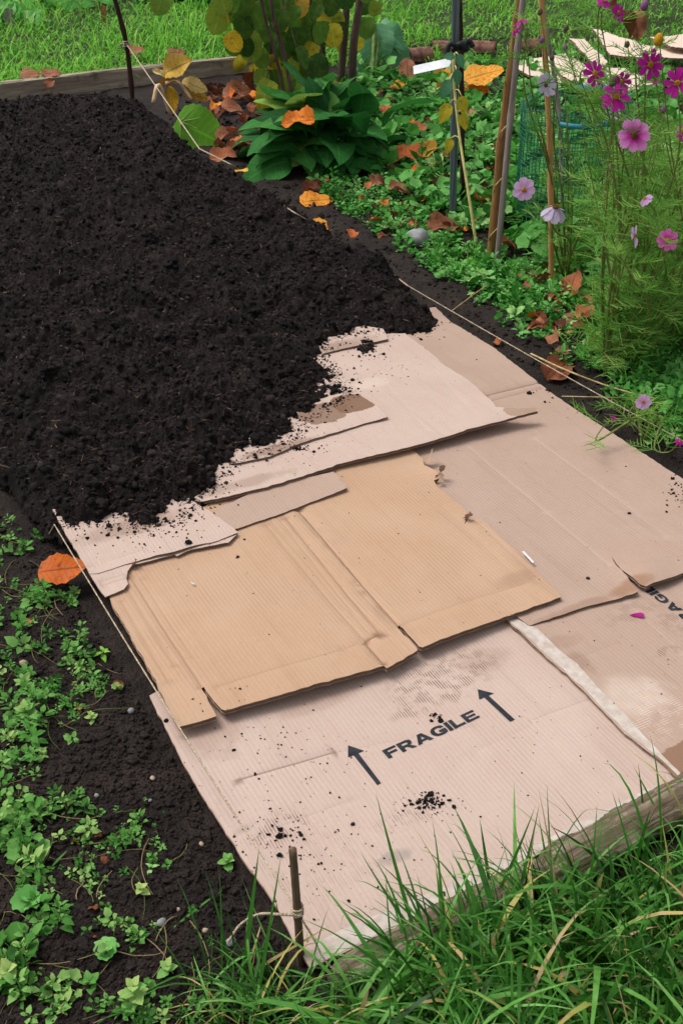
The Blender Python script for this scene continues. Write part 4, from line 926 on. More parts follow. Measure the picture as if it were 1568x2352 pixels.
for k in range(95):
    x, y, sx, sy, n, s = clus[r.integers(len(clus) - 1)]; p = G(r.normal(x, sx), r.normal(y, sy)); a = r.uniform(0, 6.3); L = r.uniform(.03, .12)
    Q = np.array([p + np.array([math.cos(a + .5 * t) * L * t, math.sin(a + .5 * t) * L * t, 0]) for t in np.linspace(0, 1, 7)]); Q = Q[UV(Q)[:, 0] < -.02]
    if len(Q) > 3: Q[:, 2] = ground_z(Q[:, 0], Q[:, 1]) + .004 + .004 * r.random(len(Q)); ts.add(*tube(Q, r.uniform(.0004, .0009), 4), r.random())
kind(ts.build('trailing_stems', leaf_mat('trailing_stem', [(0, srgb(70, 96, 40)), (.5, srgb(120, 110, 66)), (1, srgb(150, 128, 96))], .05)), 'stuff', 'thin trailing weed stems and dry straws on the left soil')
kind(wb.build('weed_cover', LM['weed']), 'stuff', 'mat of small bright green weeds on the soil left of the bed')
wb = MB()
def region(n, poly):
    q = np.array(poly, float); x = r.uniform(q[:, 0].min(), q[:, 0].max(), n); y = r.uniform(q[:, 1].min(), q[:, 1].max(), n); k = inside(np.stack([x, y], -1), q); return x[k], y[k]
for poly, n, s, kinds, dens in [([(640, 190), (1600, 120), (1700, 640), (1330, 640), (1180, 600), (1000, 500), (900, 420), (820, 380), (640, 250)], 2600, .080, RSPR + SPR[:2], -.08),
                                ([(700, 400), (900, 430), (1020, 540), (1180, 600), (1350, 650), (1260, 740), (1060, 655), (930, 585), (790, 490)], 1500, .040, SPR + RSPR[:2], -.45),
                                ([(1000, 600), (1300, 640), (1568, 800), (1568, 1010), (1350, 880), (1120, 730)], 620, .036, SPR + RSPR[:2], -.15),
                                ([(1350, 600), (1650, 500), (1750, 1000), (1568, 960), (1400, 880)], 500, .055, SPR, -.6),
                                ([(1480, 960), (1568, 1010), (1568, 1060), (1500, 1010)], 24, .03, SPR, -1)]:
    x, y = region(n * 2, poly); p = G(x, y); uvp = UV(p); k = (uvp[:, 0] > 1.39 + .05 * np.clip(uvp[:, 1] - 2.2, 0, 3)) & (fbm(p[:, 0] * 3.2, p[:, 1] * 3.2, 2, 44) > dens + .25 * r.standard_normal(len(p))); p = p[k][:n]
    p[:, 2] = ground_z(p[:, 0], p[:, 1]); cover(wb, p, s * np.clip(r.lognormal(-.12, .4, len(p)), .35, 1.8), r, kinds)
kind(wb.build('weed_cover', LM['cover']), 'stuff', 'ground cover of lobed green weeds to the right of the bed')
gb2 = MB(); x, y = region(2600, [(880, 520), (1180, 560), (1600, 560), (1700, 1000), (1450, 900), (1250, 760), (1000, 620)]); p = G(x, y); k = fbm(p[:, 0] * 4, p[:, 1] * 4, 2, 48) > .0 - .5 * (p[:, 0] > .62); p = p[k]; n = len(p); p[:, 2] = ground_z(p[:, 0], p[:, 1])
grow(gb2, p, r.uniform(.04, .12, n), r.uniform(.002, .004, n), r, .7, bl=BL2, lw=(.3, .3, .2, .2)); kind(gb2.build('weed_grass', M_lawn), 'stuff', 'thin grass growing through the soil by the canes')

def weed(x, y, size, shape, n, label, tall=.6, mat='weed', lo=.4, seed=0, grp='single weeds on the left hand soil'):
    rr = np.random.default_rng(seed); b = G(x, y); b[2] = float(ground_z(b[0], b[1])); size *= .58 if grp.endswith('soil') else 1; o = thing('weed_plant', b, label, 'weed', grp); top = b + (rr.normal(0, .1) * size, rr.normal(0, .1) * size, tall * size)
    tubes('stem', [(curve([b - (0, 0, .005), (b + top) / 2 + rr.normal(0, .05, 3) * size, top], 8), [size * .05, size * .03])], M_stem_green, o); az = rr.uniform(0, 6.3)
    for k in range(n):
        t = (k + 1) / n; az += 2.4; el = .1 + .8 * t; L = size * (1.0 - .45 * t) * rr.uniform(.85, 1.1) * .8
        put_leaf(o, leaf_mesh(shape, mat, min(1, lo + .3 * rr.random() + .15 * t), k % 3), b + (top - b) * (.15 + .85 * t), (math.cos(az) * math.cos(el), math.sin(az) * math.cos(el), math.sin(el)), (0, 0, 1), L, L * 1.25)
    return o
for a in [(520, 1975, .040, 'ovate', 7, 'leafy green weed touching the left edge of the front cardboard', .6, 'weed', .5, 1), (268, 1575, .038, 'lobed', 4, 'small weed with one broad cupped leaf near the left string', .4, 'weed', .6, 2), (232, 1495, .050, 'lance', 5, 'bright seedling with upright pointed leaves beside the left string', .5, 'squash', .8, 3),
          (212, 1655, .030, 'ovate', 8, 'pale branching weed seedling on bare soil below the cupped leaf weed', .8, 'weed', .7, 4), (172, 1355, .045, 'ovate', 8, 'weed cluster growing just below the large orange leaf', .6, 'weed', .55, 5), (305, 2310, .060, 'ovate', 10, 'fresh light green mint like weed at the bottom edge', .8, 'weed', .6, 6),
          (385, 2235, .045, 'ovate', 6, 'three leaved light green weed left of the front stake', .6, 'weed', .55, 7), (215, 2270, .045, 'ovate', 6, 'dull weed with folded leaves beside the mint like weed', .4, 'weed', .3, 8), (250, 2205, .060, 'lobed', 5, 'crumpled grey green weed lying flat on the soil', .25, 'cover', .5, 9),
          (75, 2075, .075, 'lobed', 4, 'broad dark mallow leaves flat on the soil at the left edge', .3, 'cover', .35, 10), (350, 2010, .040, 'lance', 4, 'small wilted blue green weed alone on smooth soil', .3, 'cover', .6, 11), (60, 1655, .060, 'ovate', 9, 'bushy round leaved weed at the left edge below the smooth soil patch', .6, 'weed', .5, 12), (20, 2240, .060, 'ovate', 9, 'tall bright weed in the bottom left corner', .8, 'weed', .7, 13), (325, 2060, .035, 'ovate', 6, 'thin weed with yellowing leaves in the middle of the left soil', .7, 'weed', .9, 14)]:
    weed(*a)
for a in [(1015, 640, .05, 'lobed', 5, 'rounded weed in the soil beside the right string', .4, 'cover', .5, 21), (1225, 660, .06, 'lobed', 5, 'weed with round leaves between the canes and the bamboo', .4, 'cover', .6, 22), (1165, 690, .055, 'ovate', 7, 'leafy weed on bare soil below the leaning canes', .5, 'cover', .5, 23), (960, 408, .09, 'lobed', 6, 'lobed weed beside the yellow and brown leaf', .6, 'cover', .6, 24),
          (1000, 395, .09, 'lobed', 6, 'lobed grey green weed at the foot of the dark post', .6, 'cover', .8, 25), (975, 265, .12, 'lobed', 7, 'dark mallow plant in front of the white label', .5, 'cover', .3, 26), (1130, 490, .09, 'lobed', 6, 'pale mallow plant behind the leaning canes', .5, 'cover', .75, 27), (1490, 1000, .04, 'ovate', 6, 'small weed on the soil just above the right string', .4, 'cover', .6, 28), (1330, 740, .05, 'ovate', 8, 'upright weed beside the brown fallen leaves', .8, 'cover', .4, 29)]:
    weed(*a, grp='single weeds right of the bed')

# --- fallen leaves
def litter(x, y, size_px, rnd, label, shape='curl', az=0.0, tilt=.2, z=None, var=0, mat='litter', grp='fallen autumn leaves', wid=1.0, name='fallen_leaf'):
    p = G(x, y, 0.02 if z is None else z)
    if z is None: p[2] = float(surf_z(p[None, :2])[0]) + .012
    if z is None and x > 800 and y < 700: p[2] += .035
    L = size_px * px_size(p) * 1.1
    d = np.array([math.cos(az) * math.cos(tilt), math.sin(az) * math.cos(tilt), math.sin(tilt)])
    o = put_leaf(None, leaf_mesh(shape, mat, rnd, var), p - d * L * .5, d, cam_dir(p) * .45 + np.array([0, 0, .8]), L, L * wid, name); tag(o, label, 'leaf', grp); return o
FL = [(683, 277, 74, .72, 'orange leaf caught on top of the dark green rosette', 'curl', 2.9, -.1, .26, 1), (728, 425, 66, .2, 'dark brown leaf behind the orange one at the rosette foot', 'curl', .8, .4, None, 0), (728, 456, 72, .82, 'bright orange leaf on soil at the foot of the rosette', 'flatleaf', .3, .05, None, 2),
      (735, 507, 62, .84, 'flat orange leaf lying at the compost edge', 'flatleaf', -.2, .05, None, 1), (808, 545, 36, .6, 'small orange brown leaf curled on the compost edge', 'curl', 1.9, .2, None, 3), (1022, 512, 76, .34, 'large reddish brown leaf behind the grey stone', 'curl', .4, .25, .045, 4), (1312, 672, 62, .5, 'tan brown leaf standing up beside the bamboo foot', 'curl', 1.2, .7, None, 5),
      (1325, 732, 66, .42, 'brown toothed leaf lying below the standing tan leaf', 'flatleaf', -.4, .1, None, 6), (1283, 835, 90, .28, 'big ragged brown leaf under the right string', 'curl', .9, .2, None, 7), (1385, 775, 66, .46, 'greyish tan leaf at the foot of the cosmos stem', 'flatleaf', .3, .2, None, 8), (142, 1306, 100, .62, 'large orange leaf beside the left string', 'flatleaf', .1, .12, .035, 3),
      (1110, 168, 86, .88, 'big yellow orange leaf in the undergrowth behind the dark post', 'flatleaf', .1, .3, .12, 9), (1010, 178, 52, .9, 'yellow leaf to the left of the dark post', 'curl', 2.6, .2, .06, 2), (925, 352, 72, .58, 'brown and orange folded leaf right of the rosette', 'curl', 2.8, .1, .07, 10), (977, 336, 62, .92, 'golden yellow leaf right of the folded brown leaf', 'flatleaf', 1.1, .4, .08, 11),
      (884, 243, 40, .55, 'small tan leaf above the rosette on its right', 'curl', 1.6, .6, .12, 12), (915, 193, 36, .86, 'tiny orange leaf in the undergrowth left of the label', 'flatleaf', -.2, .2, .05, 5), (868, 428, 38, .38, 'small brown leaf right of the orange leaf', 'curl', .4, .1, None, 6), (918, 446, 48, .4, 'pinkish brown leaf on bare soil below the weeds', 'curl', -.3, .1, None, 8),
      (1022, 440, 60, .12, 'dark wine brown leaf at the foot of the dark post', 'curl', .9, .4, None, 9), (1094, 466, 46, .5, 'tan curled leaf between the post and the canes', 'curl', .3, .2, None, 13), (1155, 572, 52, .2, 'dark brown leaf at the foot of the canes', 'curl', -.3, .15, None, 14), (775, 205, 56, .68, 'orange brown leaf wedged at the base of the shrub stems', 'curl', .5, .3, .10, 1),
      (577, 180, 50, .22, 'dark red brown leaf hanging at the right end of the board', 'curl', 1.9, -.9, .14, 2), (545, 212, 62, .4, 'rosy brown leaf on the soil below the timber board', 'curl', .2, .1, .03, 3), (530, 243, 50, .46, 'pale brown shrivelled leaf left of the rosette', 'curl', -.2, .1, .03, 4), (525, 312, 58, .44, 'dusty pink brown leaf beside the green squash leaf', 'curl', .6, .1, .03, 5), (512, 358, 56, .48, 'crumpled tan leaf where the string meets the compost', 'curl', .1, .2, .05, 13),
      (935, 155, 46, .42, 'round brown leaf behind the white plastic label', 'flatleaf', 1.7, 1.0, .10, 7), (1432, 40, 90, .24, 'large dark brown leaf caught up among the cosmos flowers', 'curl', .2, -.4, .50, 8), (1462, 55, 60, .34, 'rusty leaf dangling beside the large dark leaf in the cosmos', 'curl', -1.3, -.8, .42, 10),
      (70, 168, 46, .42, 'pinkish brown leaf on the lawn at the far left', 'flatleaf', .1, .05, .1, 4), (118, 166, 42, .44, 'second pinkish leaf on the lawn right of the first', 'flatleaf', .4, .05, .1, 12), (115, 191, 30, .3, 'small dark leaf on the lawn by the board', 'curl', 1.2, .5, .1, 13), (310, 112, 40, .42, 'brown leaf on the lawn behind the far stake', 'flatleaf', .2, .05, .1, 14),
      (405, 118, 40, .4, 'brown leaf on the lawn behind the yellow squash leaf', 'flatleaf', .6, .05, .1, 15), (845, 440, 26, .55, 'tiny tan leaf on the soil beside the weeds', 'curl', 1.6, .2, None, 1), (1140, 767, 24, .5, 'tiny brown leaf on the soil beside the right string', 'curl', 2, .2, None, 2), (555, 390, 34, .97, 'small yellow leaf under the rosette beside the compost', 'flatleaf', -1.2, .2, .06, 1)]
for a in FL:
    litter(a[0], a[1], a[2], a[3], a[4], a[5], a[6], a[7], a[8], a[9])
litter(1092, 205, 60, .78, 'ragged orange leaf under the big yellow orange leaf', 'curl', -.5, .1, .05, 3); litter(1060, 245, 50, .36, 'brown leaf low in the weeds behind the dark post', 'curl', .4, .1, .05, 4)
litter(880, 560, 26, .3, 'tiny brown leaf at the compost edge near the stone', 'curl', .4, .1, None, 5)

r = np.random.default_rng(123); ll = MB()
for poly, n, s_ in [([(470, 200), (600, 190), (600, 330), (520, 380), (480, 340)], 46, .075), ([(840, 230), (1130, 190), (1180, 560), (1010, 560), (860, 470), (780, 420)], 84, .06), ([(1170, 590), (1330, 640), (1440, 860), (1250, 860)], 34, .045), ([(700, 395), (860, 440), (1000, 560), (860, 560), (740, 480)], 14, .04), ([(1190, 500), (1500, 480), (1500, 640), (1240, 640)], 40, .05), ([(60, 1180), (330, 1700), (400, 2200), (60, 2300)], 9, .016)]:
    x, y = region(n * 3, poly); p = G(x, y)[:n]; n = len(p); p[:, 2] = ground_z(p[:, 0], p[:, 1]) + r.uniform(.008, .04, n) * (s_ > .03) + .006
    az = r.uniform(0, 6.3, n); d = np.stack([np.cos(az), np.sin(az), r.normal(.1, .35, n)], -1)
    for v in range(6):
        q = np.arange(n) % 6 == v; V, F, L_ = leaf(lambda t: .72 * math.sqrt(max(0, 1 - (2 * t - .95) ** 2 / 1.12)) if 0 < t < 1 else .1, 6, 2, .3 + .15 * (v % 3), .35 - .25 * (v % 2), .10, .07, v, .8 * (v % 3 - 1))
        ll.inst(V, F, frames(d[q], None, r.normal(0, .5, q.sum())) * (s_ * r.uniform(.5, 1.4, q.sum()))[:, None, None], p[q], np.clip(r.beta(1.6, 3.0, q.sum()), 0, .9), L_)
kind(ll.build('leaf_litter', LM['litter']), 'stuff', 'small dead brown leaves littering the soil and weeds')

# squash remains at the far end
b = G(392, 262, .07); sq = thing('squash_plant', b, 'wilted squash shoot with yellow leaves beside the right string', 'plant')
tubes('stalk', [(curve([b, PY(365, 195, b[1] - .02), PY(352, 235, b[1] - .06)], 12), [.011, .009])], plain('pale_stalk', srgb(196, 160, 120), srgb(216, 186, 150), 30, .7), sq)
tubes('stalk', [(curve([PY(380, 190, b[1]), PY(412, 190, b[1] + .02), PY(440, 228, b[1])], 12), [.009, .008])], bpy.data.materials['pale_stalk'], sq)
for x, y, s, dx, dz, rn, v in [(408, 152, 74, .9, .45, .6, 1), (396, 232, 66, .2, -1, .5, 2), (448, 196, 62, 1, -.35, .9, 3), (384, 192, 50, .9, .25, .1, 5), (450, 217, 56, 1, -.05, .2, 6), (366, 165, 34, -.4, .3, 1.0, 4)]:
    p = PY(x, y, b[1] + .02); L = s * px_size(p); d = np.array([dx, -.1, dz]); d /= np.linalg.norm(d)
    put_leaf(sq, leaf_mesh('curl', 'yellow', rn, v), p - d * L / 2, d, cam_dir(p) + np.array([0, 0, .6]), L, L * (.62 if v > 1 else 1.0))
p = G(458, 280, .09); L = 100 * px_size(p); d = np.array([.15, -.25, -.95]); d /= np.linalg.norm(d)
gl = thing('squash_leaf', p + np.array([-.08, 0, .0]), 'large green squash leaf with pale veins resting against the string', 'leaf')
d = np.array([.8, -.1, -.35]); d /= np.linalg.norm(d); nrm_ = cam_dir(p) * .8 + np.array([-.1, 0, .4]); st0 = PY(415, 280, p[1])
lf = put_leaf(gl, leaf_mesh('squashleaf', 'squash', .5, 2), st0 - d * L * .1, d, nrm_, L * 1.12, L * 1.12, 'leaf_blade')
for a in (-1.2, -.6, 0, .6, 1.2):
    sdir = np.cross(d, nrm_); sdir /= np.linalg.norm(sdir); n2 = np.cross(sdir, d); e = d * math.cos(a) + sdir * math.sin(a)
    tubes('vein', [(curve([st0 + n2 * .006, st0 + e * L * .25 + n2 * .012, st0 + e * L * .48 + n2 * .022], 6), [.004, .0012])], bpy.data.materials['green_stem'], gl, 4)

# ------------------------------------------------------------------ shrub with yellowing leaves
r = np.random.default_rng(88)
b = G(760, 205, .03); sh = thing('hazel_shrub', b, 'multi stemmed shrub with round yellowing leaves behind the dark green rosette', 'shrub')
YS = b[1]
for k, (x0, x1, w, dy) in enumerate([(777, 797, .020, 0), (808, 826, .022, -.05), (750, 735, .016, .03), (728, 712, .012, -.08), (722, 690, .012, -.2), (655, 622, .010, -.45), (640, 600, .008, -.5)]):
    p0 = PY(x0, 205, YS + dy); p1 = PY(x1, 0, YS + dy); p2 = p1 + (p1 - p0) * 1.5 + r.normal(0, .04, 3)
    if k in (5, 6): p0 = G(x0 + 30, 250, .03)
    P = curve([p0 - (0, 0, .08), (p0 + p1) / 2 + r.normal(0, .012, 3), p1, p2], 24)
    tubes('stem', [(P, [w, w * .9, w * .6])], M_stem_brown, sh, 7)
LF = [(589, 38, 54, .3), (501, 44, 62, .5), (545, 20, 62, .15), (560, 64, 46, .1), (537, 97, 42, .82), (575, 108, 58, .45), (630, 91, 52, .35), (677, 59, 66, .3), (633, 126, 54, .2), (617, 155, 54, .75), (683, 143, 54, .4), (665, 158, 46, .6), (610, 211, 50, .6), (641, 202, 44, .55), (604, 236, 40, .7),
      (686, 12, 48, .95), (718, 12, 52, .4), (727, 149, 42, .5), (724, 173, 32, .65), (739, 140, 28, .95), (750, 88, 32, .55), (841, 64, 42, .3), (759, 10, 38, .2), (654, 4, 48, .3), (525, 0, 56, .3), (368, 6, 50, .4), (618, 20, 50, .1), (700, 110, 44, .25), (655, 110, 46, .15), (590, 75, 42, .2), (660, 190, 42, .3), (700, 175, 40, .2), (720, 80, 40, .3), (640, 50, 46, .2),
      (600, 135, 40, .3), (680, 90, 46, .1), (560, 5, 50, .2), (645, 230, 36, .8), (690, 210, 36, .4), (775, 45, 34, .6), (735, 40, 40, .25), (860, 20, 30, .5), (785, 110, 26, .7), (720, 205, 36, .3), (630, 175, 40, .25), (600, 180, 36, .4), (512, 8, 44, .5)]
for k, (x, y, s, rn) in enumerate(LF):
    Y = YS - .45 + .35 * ((x - 560) / 200) + r.normal(0, .05); p = PY(x, y, Y); L = s * px_size(p) * 1.15
    d = np.array([r.normal(0, .35), -.25 + r.normal(0, .15), -1.0]); d /= np.linalg.norm(d)
    put_leaf(sh, leaf_mesh('hazel', 'hazel', rn, k % 4), p - d * L * .5, d, cam_dir(p) + r.normal(0, .22, 3), L)
for k in range(64):
    x, y = r.uniform(500, 850), r.uniform(-160, 150); Y = YS - .2 + r.normal(0, .18); x = x if y < 90 else min(x, 720); p = PY(x, y, Y); L = r.uniform(30, 56) * px_size(p)
    d = np.array([r.normal(0, .5), r.normal(-.2, .3), -1.0]); put_leaf(sh, leaf_mesh('hazel', 'hazel', round(float(r.choice([.0, .0, .1, .2, .7])), 1), k % 4), p, d, cam_dir(p) + r.normal(0, .5, 3), L)  # fill leaves mostly darker green: shade put into colour behind the lit front leaves
for k in range(9):
    x, y = LF[k * 2][0], LF[k * 2][1]; Y = YS - .4; p = PY(x, y - 24, Y); q = PY(r.uniform(600, 700), r.uniform(-60, 60), YS - .2)
    tubes('twig', [(curve([q, (p + q) / 2 + (0, 0, .02), p], 8), [.004, .002])], M_stem_brown, sh, 4)

# ------------------------------------------------------------------ dark green rosette
c0 = G(712, 392, .0); ro = thing('rosette_plant', c0, 'dense dark green rosette plant with long drooping leaves beside the compost', 'plant')
for k in range(100):
    t = k / 100; az = k * 2.39996 + r.normal(0, .2); el = 1.35 - 1.10 * (1 - t) ** .9 + r.normal(0, .08); L = r.uniform(.18, .28) * (1.0 if t < .6 else .9)
    cen = c0 + np.array([r.normal(.02, .085), r.normal(.10, .06), .03 + .14 * t])
    d = np.array([math.cos(az) * math.cos(el), math.sin(az) * math.cos(el), math.sin(el)])
    rn = float(np.clip(.35 + .2 * r.standard_normal(), 0, .9)) if r.random() > .06 else .95
    put_leaf(ro, leaf_mesh('lance', 'comfrey', round(rn, 1), k % 6), cen + d * .02, d, np.array([0, 0, 1]) + r.normal(0, .22, 3), L, L * r.uniform(1.3, 1.8))
for k in range(22):                                              # the right hand half spreads wider
    az = r.uniform(-2.2, .6); el = r.uniform(.05, .7); L = r.uniform(.15, .22); cen = c0 + np.array([r.uniform(.06, .20), r.uniform(.05, .35), r.uniform(.03, .14)])
    d = np.array([math.cos(az) * math.cos(el), math.sin(az) * math.cos(el), math.sin(el)])
    put_leaf(ro, leaf_mesh('lance', 'comfrey', round(float(r.uniform(.2, .7)), 1), k % 6), cen, d, np.array([0, 0, 1]) + r.normal(0, .2, 3), L, L * 1.6)

# ------------------------------------------------------------------ broad leaves behind
b = G(855, 190, .0); rh = thing('broad_leaf_plant', b, 'plant with huge blue green leaves behind the shrub stems', 'plant')
for x, y, s, dx, dz, rn, v in [(862, 112, 110, .05, -1, .7, 1), (905, 82, 70, .8, -.5, .5, 2), (835, 150, 70, -.5, -1, .3, 3), (925, 130, 60, .9, -.7, .4, 4), (880, 60, 60, .4, .2, .8, 5), (868, 165, 60, .3, -1, .1, 6)]:
    p = PY(x, y, b[1] + .1 + .04 * v); L = s * px_size(p); d = np.array([dx, -.45, dz]); d /= np.linalg.norm(d); s0 = p - d * L * .5
    put_leaf(rh, leaf_mesh('big', 'rhubarb', rn, v), s0, d, cam_dir(p) * .7 + np.array([0, 0, .6]), L, L * .95)
    tubes('leaf_stalk', [(curve([b + (0, 0, -.02), (b + s0) / 2 + (0, .03, .03), s0, s0 + d * L * .5 + cam_dir(p) * .02], 10), [.012, .009, .004])], M_stem_green, rh)
def bushy(x, y, w, h, n, label, mat, shape, rn, seed, L0=.10, name='leafy_plant', grp=None):
    rr = np.random.default_rng(seed); b = G(x, y); o = thing(name, b, label, 'plant', grp)
    for k in range(n):
        a = rr.uniform(0, 6.3); q = b + np.array([rr.normal(0, w * .45), rr.normal(0, w * .3), abs(rr.normal(.5, .3)) * h]); el = rr.uniform(-.3, .8)
        put_leaf(o, leaf_mesh(shape, mat, round(float(np.clip(rn + .2 * rr.standard_normal(), 0, 1)), 1), k % 4), q, (math.cos(a) * math.cos(el), math.sin(a) * math.cos(el), math.sin(el)), cam_dir(q) * .5 + np.array([0, 0, .7]), L0 * rr.uniform(.7, 1.3))
    for k in range(5): q = b + np.array([rr.normal(0, w * .4), rr.normal(0, w * .3), h * rr.uniform(.5, 1)]); tubes('stem', [(curve([b, (b + q) / 2, q], 6), [.006, .003])], M_stem_green, o)
    return o
for a in [(450, 22, .30, .25, 40, 'dark leafy clump on the lawn left of the shrub', 'cover', 'lobed', .2, 1, .13), (160, 30, .5, .22, 40, 'low leafy clump on the lawn between the two garden pegs', 'cover', 'ovate', .5, 2, .12), (30, 70, .3, .15, 30, 'small leafy clump on the lawn at the top left corner', 'cover', 'lobed', .5, 3, .11), (335, 18, .35, .25, 36, 'leafy clump on the lawn behind the far stake', 'cover', 'ovate', .4, 4, .13)]:
    bushy(*a)

# ------------------------------------------------------------------ posts, canes, label
def post_mat():
    t = NT('grey_green_post'); n = t.noise(t.map(t.obj(), (80, 80, 3)), 1, 4); t.bump(n, .001)
    return t.done(t.mix(t.ramp(n, .3, .7), srgb(48, 62, 64), srgb(108, 122, 124)), .45, .5)
M_post = post_mat(); M_cane = wood_mat('brown_cane', srgb(96, 66, 38), srgb(142, 104, 64), srgb(176, 138, 92), (70, 70, 4)); M_cane_grey = wood_mat('grey_cane', srgb(92, 84, 80), srgb(140, 130, 124), srgb(176, 168, 162), (70, 70, 4)); M_bamboo = wood_mat('bamboo', srgb(150, 106, 62), srgb(190, 144, 92), srgb(206, 166, 116), (60, 60, 3))
b = G(1040, 498, 0); Yp = b[1]; tp = PY(1046, -5, Yp)
po = thing('metal_post', b, 'tall grey green metal post left of the leaning canes', 'post')
ext = (tp - b) * .12
sec = [(-.011, -.008), (-.004, -.011), (.004, -.011), (.011, -.008), (.013, .004), (.006, .010), (.002, .004), (-.002, .004), (-.006, .010), (-.013, .004)]
t = np.linspace(-.1, 1.12, 30); V = np.array([[(tp - b) * q + np.array([s[0], s[1], 0]) for s in sec] for q in t]).reshape(-1, 3); ns = len(sec)
i = np.arange(29)[:, None] * ns; j = np.arange(ns)[None]; F = np.stack([i + j, i + (j + 1) % ns, i + ns + (j + 1) % ns, i + ns + j], -1).reshape(-1, 4); mk('shaft', V, [F], M_post, po, False)
M_rubber = plain('black_rubber', srgb(22, 24, 28), srgb(40, 42, 46), 60, .6, .3, .001)
kn_ = PY(1050, 104, Yp); P = []
tubes('black_tie', [(kn_ + np.stack([np.cos(a_) * .024 + .008, np.sin(a_) * .022, .012 * np.sin(3 * a_)], -1), .010) for a_ in [np.linspace(0, 6.3, 18)]] + [(curve([kn_ + (.0, -.02, 0), kn_ + (-.03, -.03, .01), kn_ + (-.035, -.03, -.03)], 8), .008), (curve([kn_ + (.02, -.02, 0), kn_ + (.035, -.02, .02), kn_ + (.05, -.02, .0)], 8), .008)], M_rubber, po, 7)
stick('dark_stick', [G(1062, 470, 0), PY(1060, 240, Yp + .1), PY(1056, -10, Yp + .06)], [.010, .009, .008], M_dark, 'thin dark stick standing just behind the metal post', 'stick', 20, 7, .08, seed=4)
sf = G(1098, 572, 0); so = thing('sunflower_stem', sf, 'thin pale yellow stem with drooping leaves leaning on the metal post', 'plant')
Pst = curve([sf - (0, 0, .02), PY(1075, 440, sf[1] + .06), PY(1056, 320, sf[1] + .14), PY(1045, 220, sf[1] + .2), PY(1041, 130, sf[1] + .22)], 30)
tubes('stem', [(Pst, [.0055, .005, .0045, .006])], plain('yellow_stem', srgb(176, 168, 96), srgb(206, 196, 130), 30, .6), so)
for x, y, s, dx, dz, rn, v in [(1050, 178, 36, .15, -1, .3, 1), (1030, 128, 30, -1, .1, .5, 2), (1058, 140, 34, .5, -1, .5, 3), (1022, 205, 46, -.5, -1, .4, 4), (1063, 242, 44, .2, -1, .9, 5), (1020, 260, 50, -.5, -.9, .95, 6), (1066, 280, 40, .3, -1, .95, 1), (1030, 335, 36, -.3, -1, .9, 2)]:
    p = PY(x, y, sf[1] + .15); L = s * px_size(p); d = np.array([dx, -.3, dz]); d /= np.linalg.norm(d); s0 = p - d * L * .5; q = Pst[np.argmin(np.abs(Pst[:, 2] - s0[2] + .0))]
    put_leaf(so, leaf_mesh('ovate', 'hazel' if rn > .8 else 'rhubarb', .7 if rn > .8 else rn, v % 3), s0, d, cam_dir(p) + (.2 * dx, 0, .2), L); tubes('leaf_stalk', [(curve([q, (q + s0) / 2 + (0, 0, .01), s0], 6), .002)], bpy.data.materials['yellow_stem'], so, 4)
cb_ = G(1128, 604, 0); stick('garden_cane', [cb_ - (.006, 0, .05), PY(1155, 300, cb_[1] + .02), PY(1194, 0, cb_[1]), PY(1203, -60, cb_[1])], [.013, .0145, .012, .010], M_cane, 'split brown cane, left one of the leaning pair', 'cane', 30, 8, .05, (.3, .6), 5)
stick('garden_cane', [cb_ + (.014, -.02, -.05), PY(1172, 270, cb_[1] - .03), PY(1200, 0, cb_[1] - .03), PY(1207, -60, cb_[1] - .03)], [.0095, .009, .0085], M_cane_grey, 'grey weathered cane, right one of the leaning pair', 'cane', 30, 8, .03, (.35, .52, .75), 6)
bb = G(1270, 662, 0); stick('bamboo_cane', [bb - (0, 0, .05), PY(1262, 330, bb[1]), PY(1243, -5, bb[1]), PY(1240, -60, bb[1])], [.0085, .0085, .0075], M_bamboo, 'slim honey coloured bamboo cane in front of the green netting', 'cane', 34, 9, .02, (.27, .6, .85), 7)
stick('garden_cane', [G(1292, 520, 0), PY(1282, 250, 3.95), PY(1240, -20, 3.95)], [.008, .008, .007], M_cane_grey, 'thin grey cane standing behind the bamboo inside the netting', 'cane', 20, 7, .05, seed=8)
# dry twine wound round the leaning pair
mb = MB(); tt = np.linspace(.05, .85, 90); q0 = cb_ + np.outer(tt, PY(1180, 100, cb_[1]) - cb_); ph = tt * 26; mb.add(*tube(q0 + np.stack([.02 * np.cos(ph) + .004, .02 * np.sin(ph), np.zeros(90)], -1), .0022, 4)); tag(mb.build('dry_tendril', M_straw, loc=tuple(cb_)), 'dry tendril wound round the leaning canes', 'stem')
# white plant label
def solid(name, pts2, thick, mat, M):
    n = len(pts2); V = np.array([(x, y, 0) for x, y in pts2] + [(x, y, -thick) for x, y in pts2], float); T = np.array(tessellate_polygon([[Vector((x, y, 0)) for x, y in pts2]])); 
    ar = np.cross(V[T[:, 1]] - V[T[:, 0]], V[T[:, 2]] - V[T[:, 0]])[:, 2]; T[ar < 0] = T[ar < 0][:, ::-1]
    j = np.arange(n); o = mk(name, V, [T, T[:, ::-1] + n, np.stack([j, (j + 1) % n, n + (j + 1) % n, n + j], -1)[:, ::-1]], mat, smooth=False); o.matrix_local = M; return o
def plane_frame(A, B, up):          # origin A, x towards B, facing up
    x = (B - A) / np.linalg.norm(B - A); n = np.asarray(up, float); y = np.cross(n, x); y /= np.linalg.norm(y); n = np.cross(x, y)
    return Matrix(((x[0], y[0], n[0], A[0]), (x[1], y[1], n[1], A[1]), (x[2], y[2], n[2], A[2]), (0, 0, 0, 1)))
A, B = PY(949, 160, Yp + .05), PY(1036, 141, Yp + .03); Lw = np.linalg.norm(B - A); w = .036
M_label = plain('white_plastic', srgb(176, 180, 186), srgb(196, 200, 206), 20, .4, .4, 0)
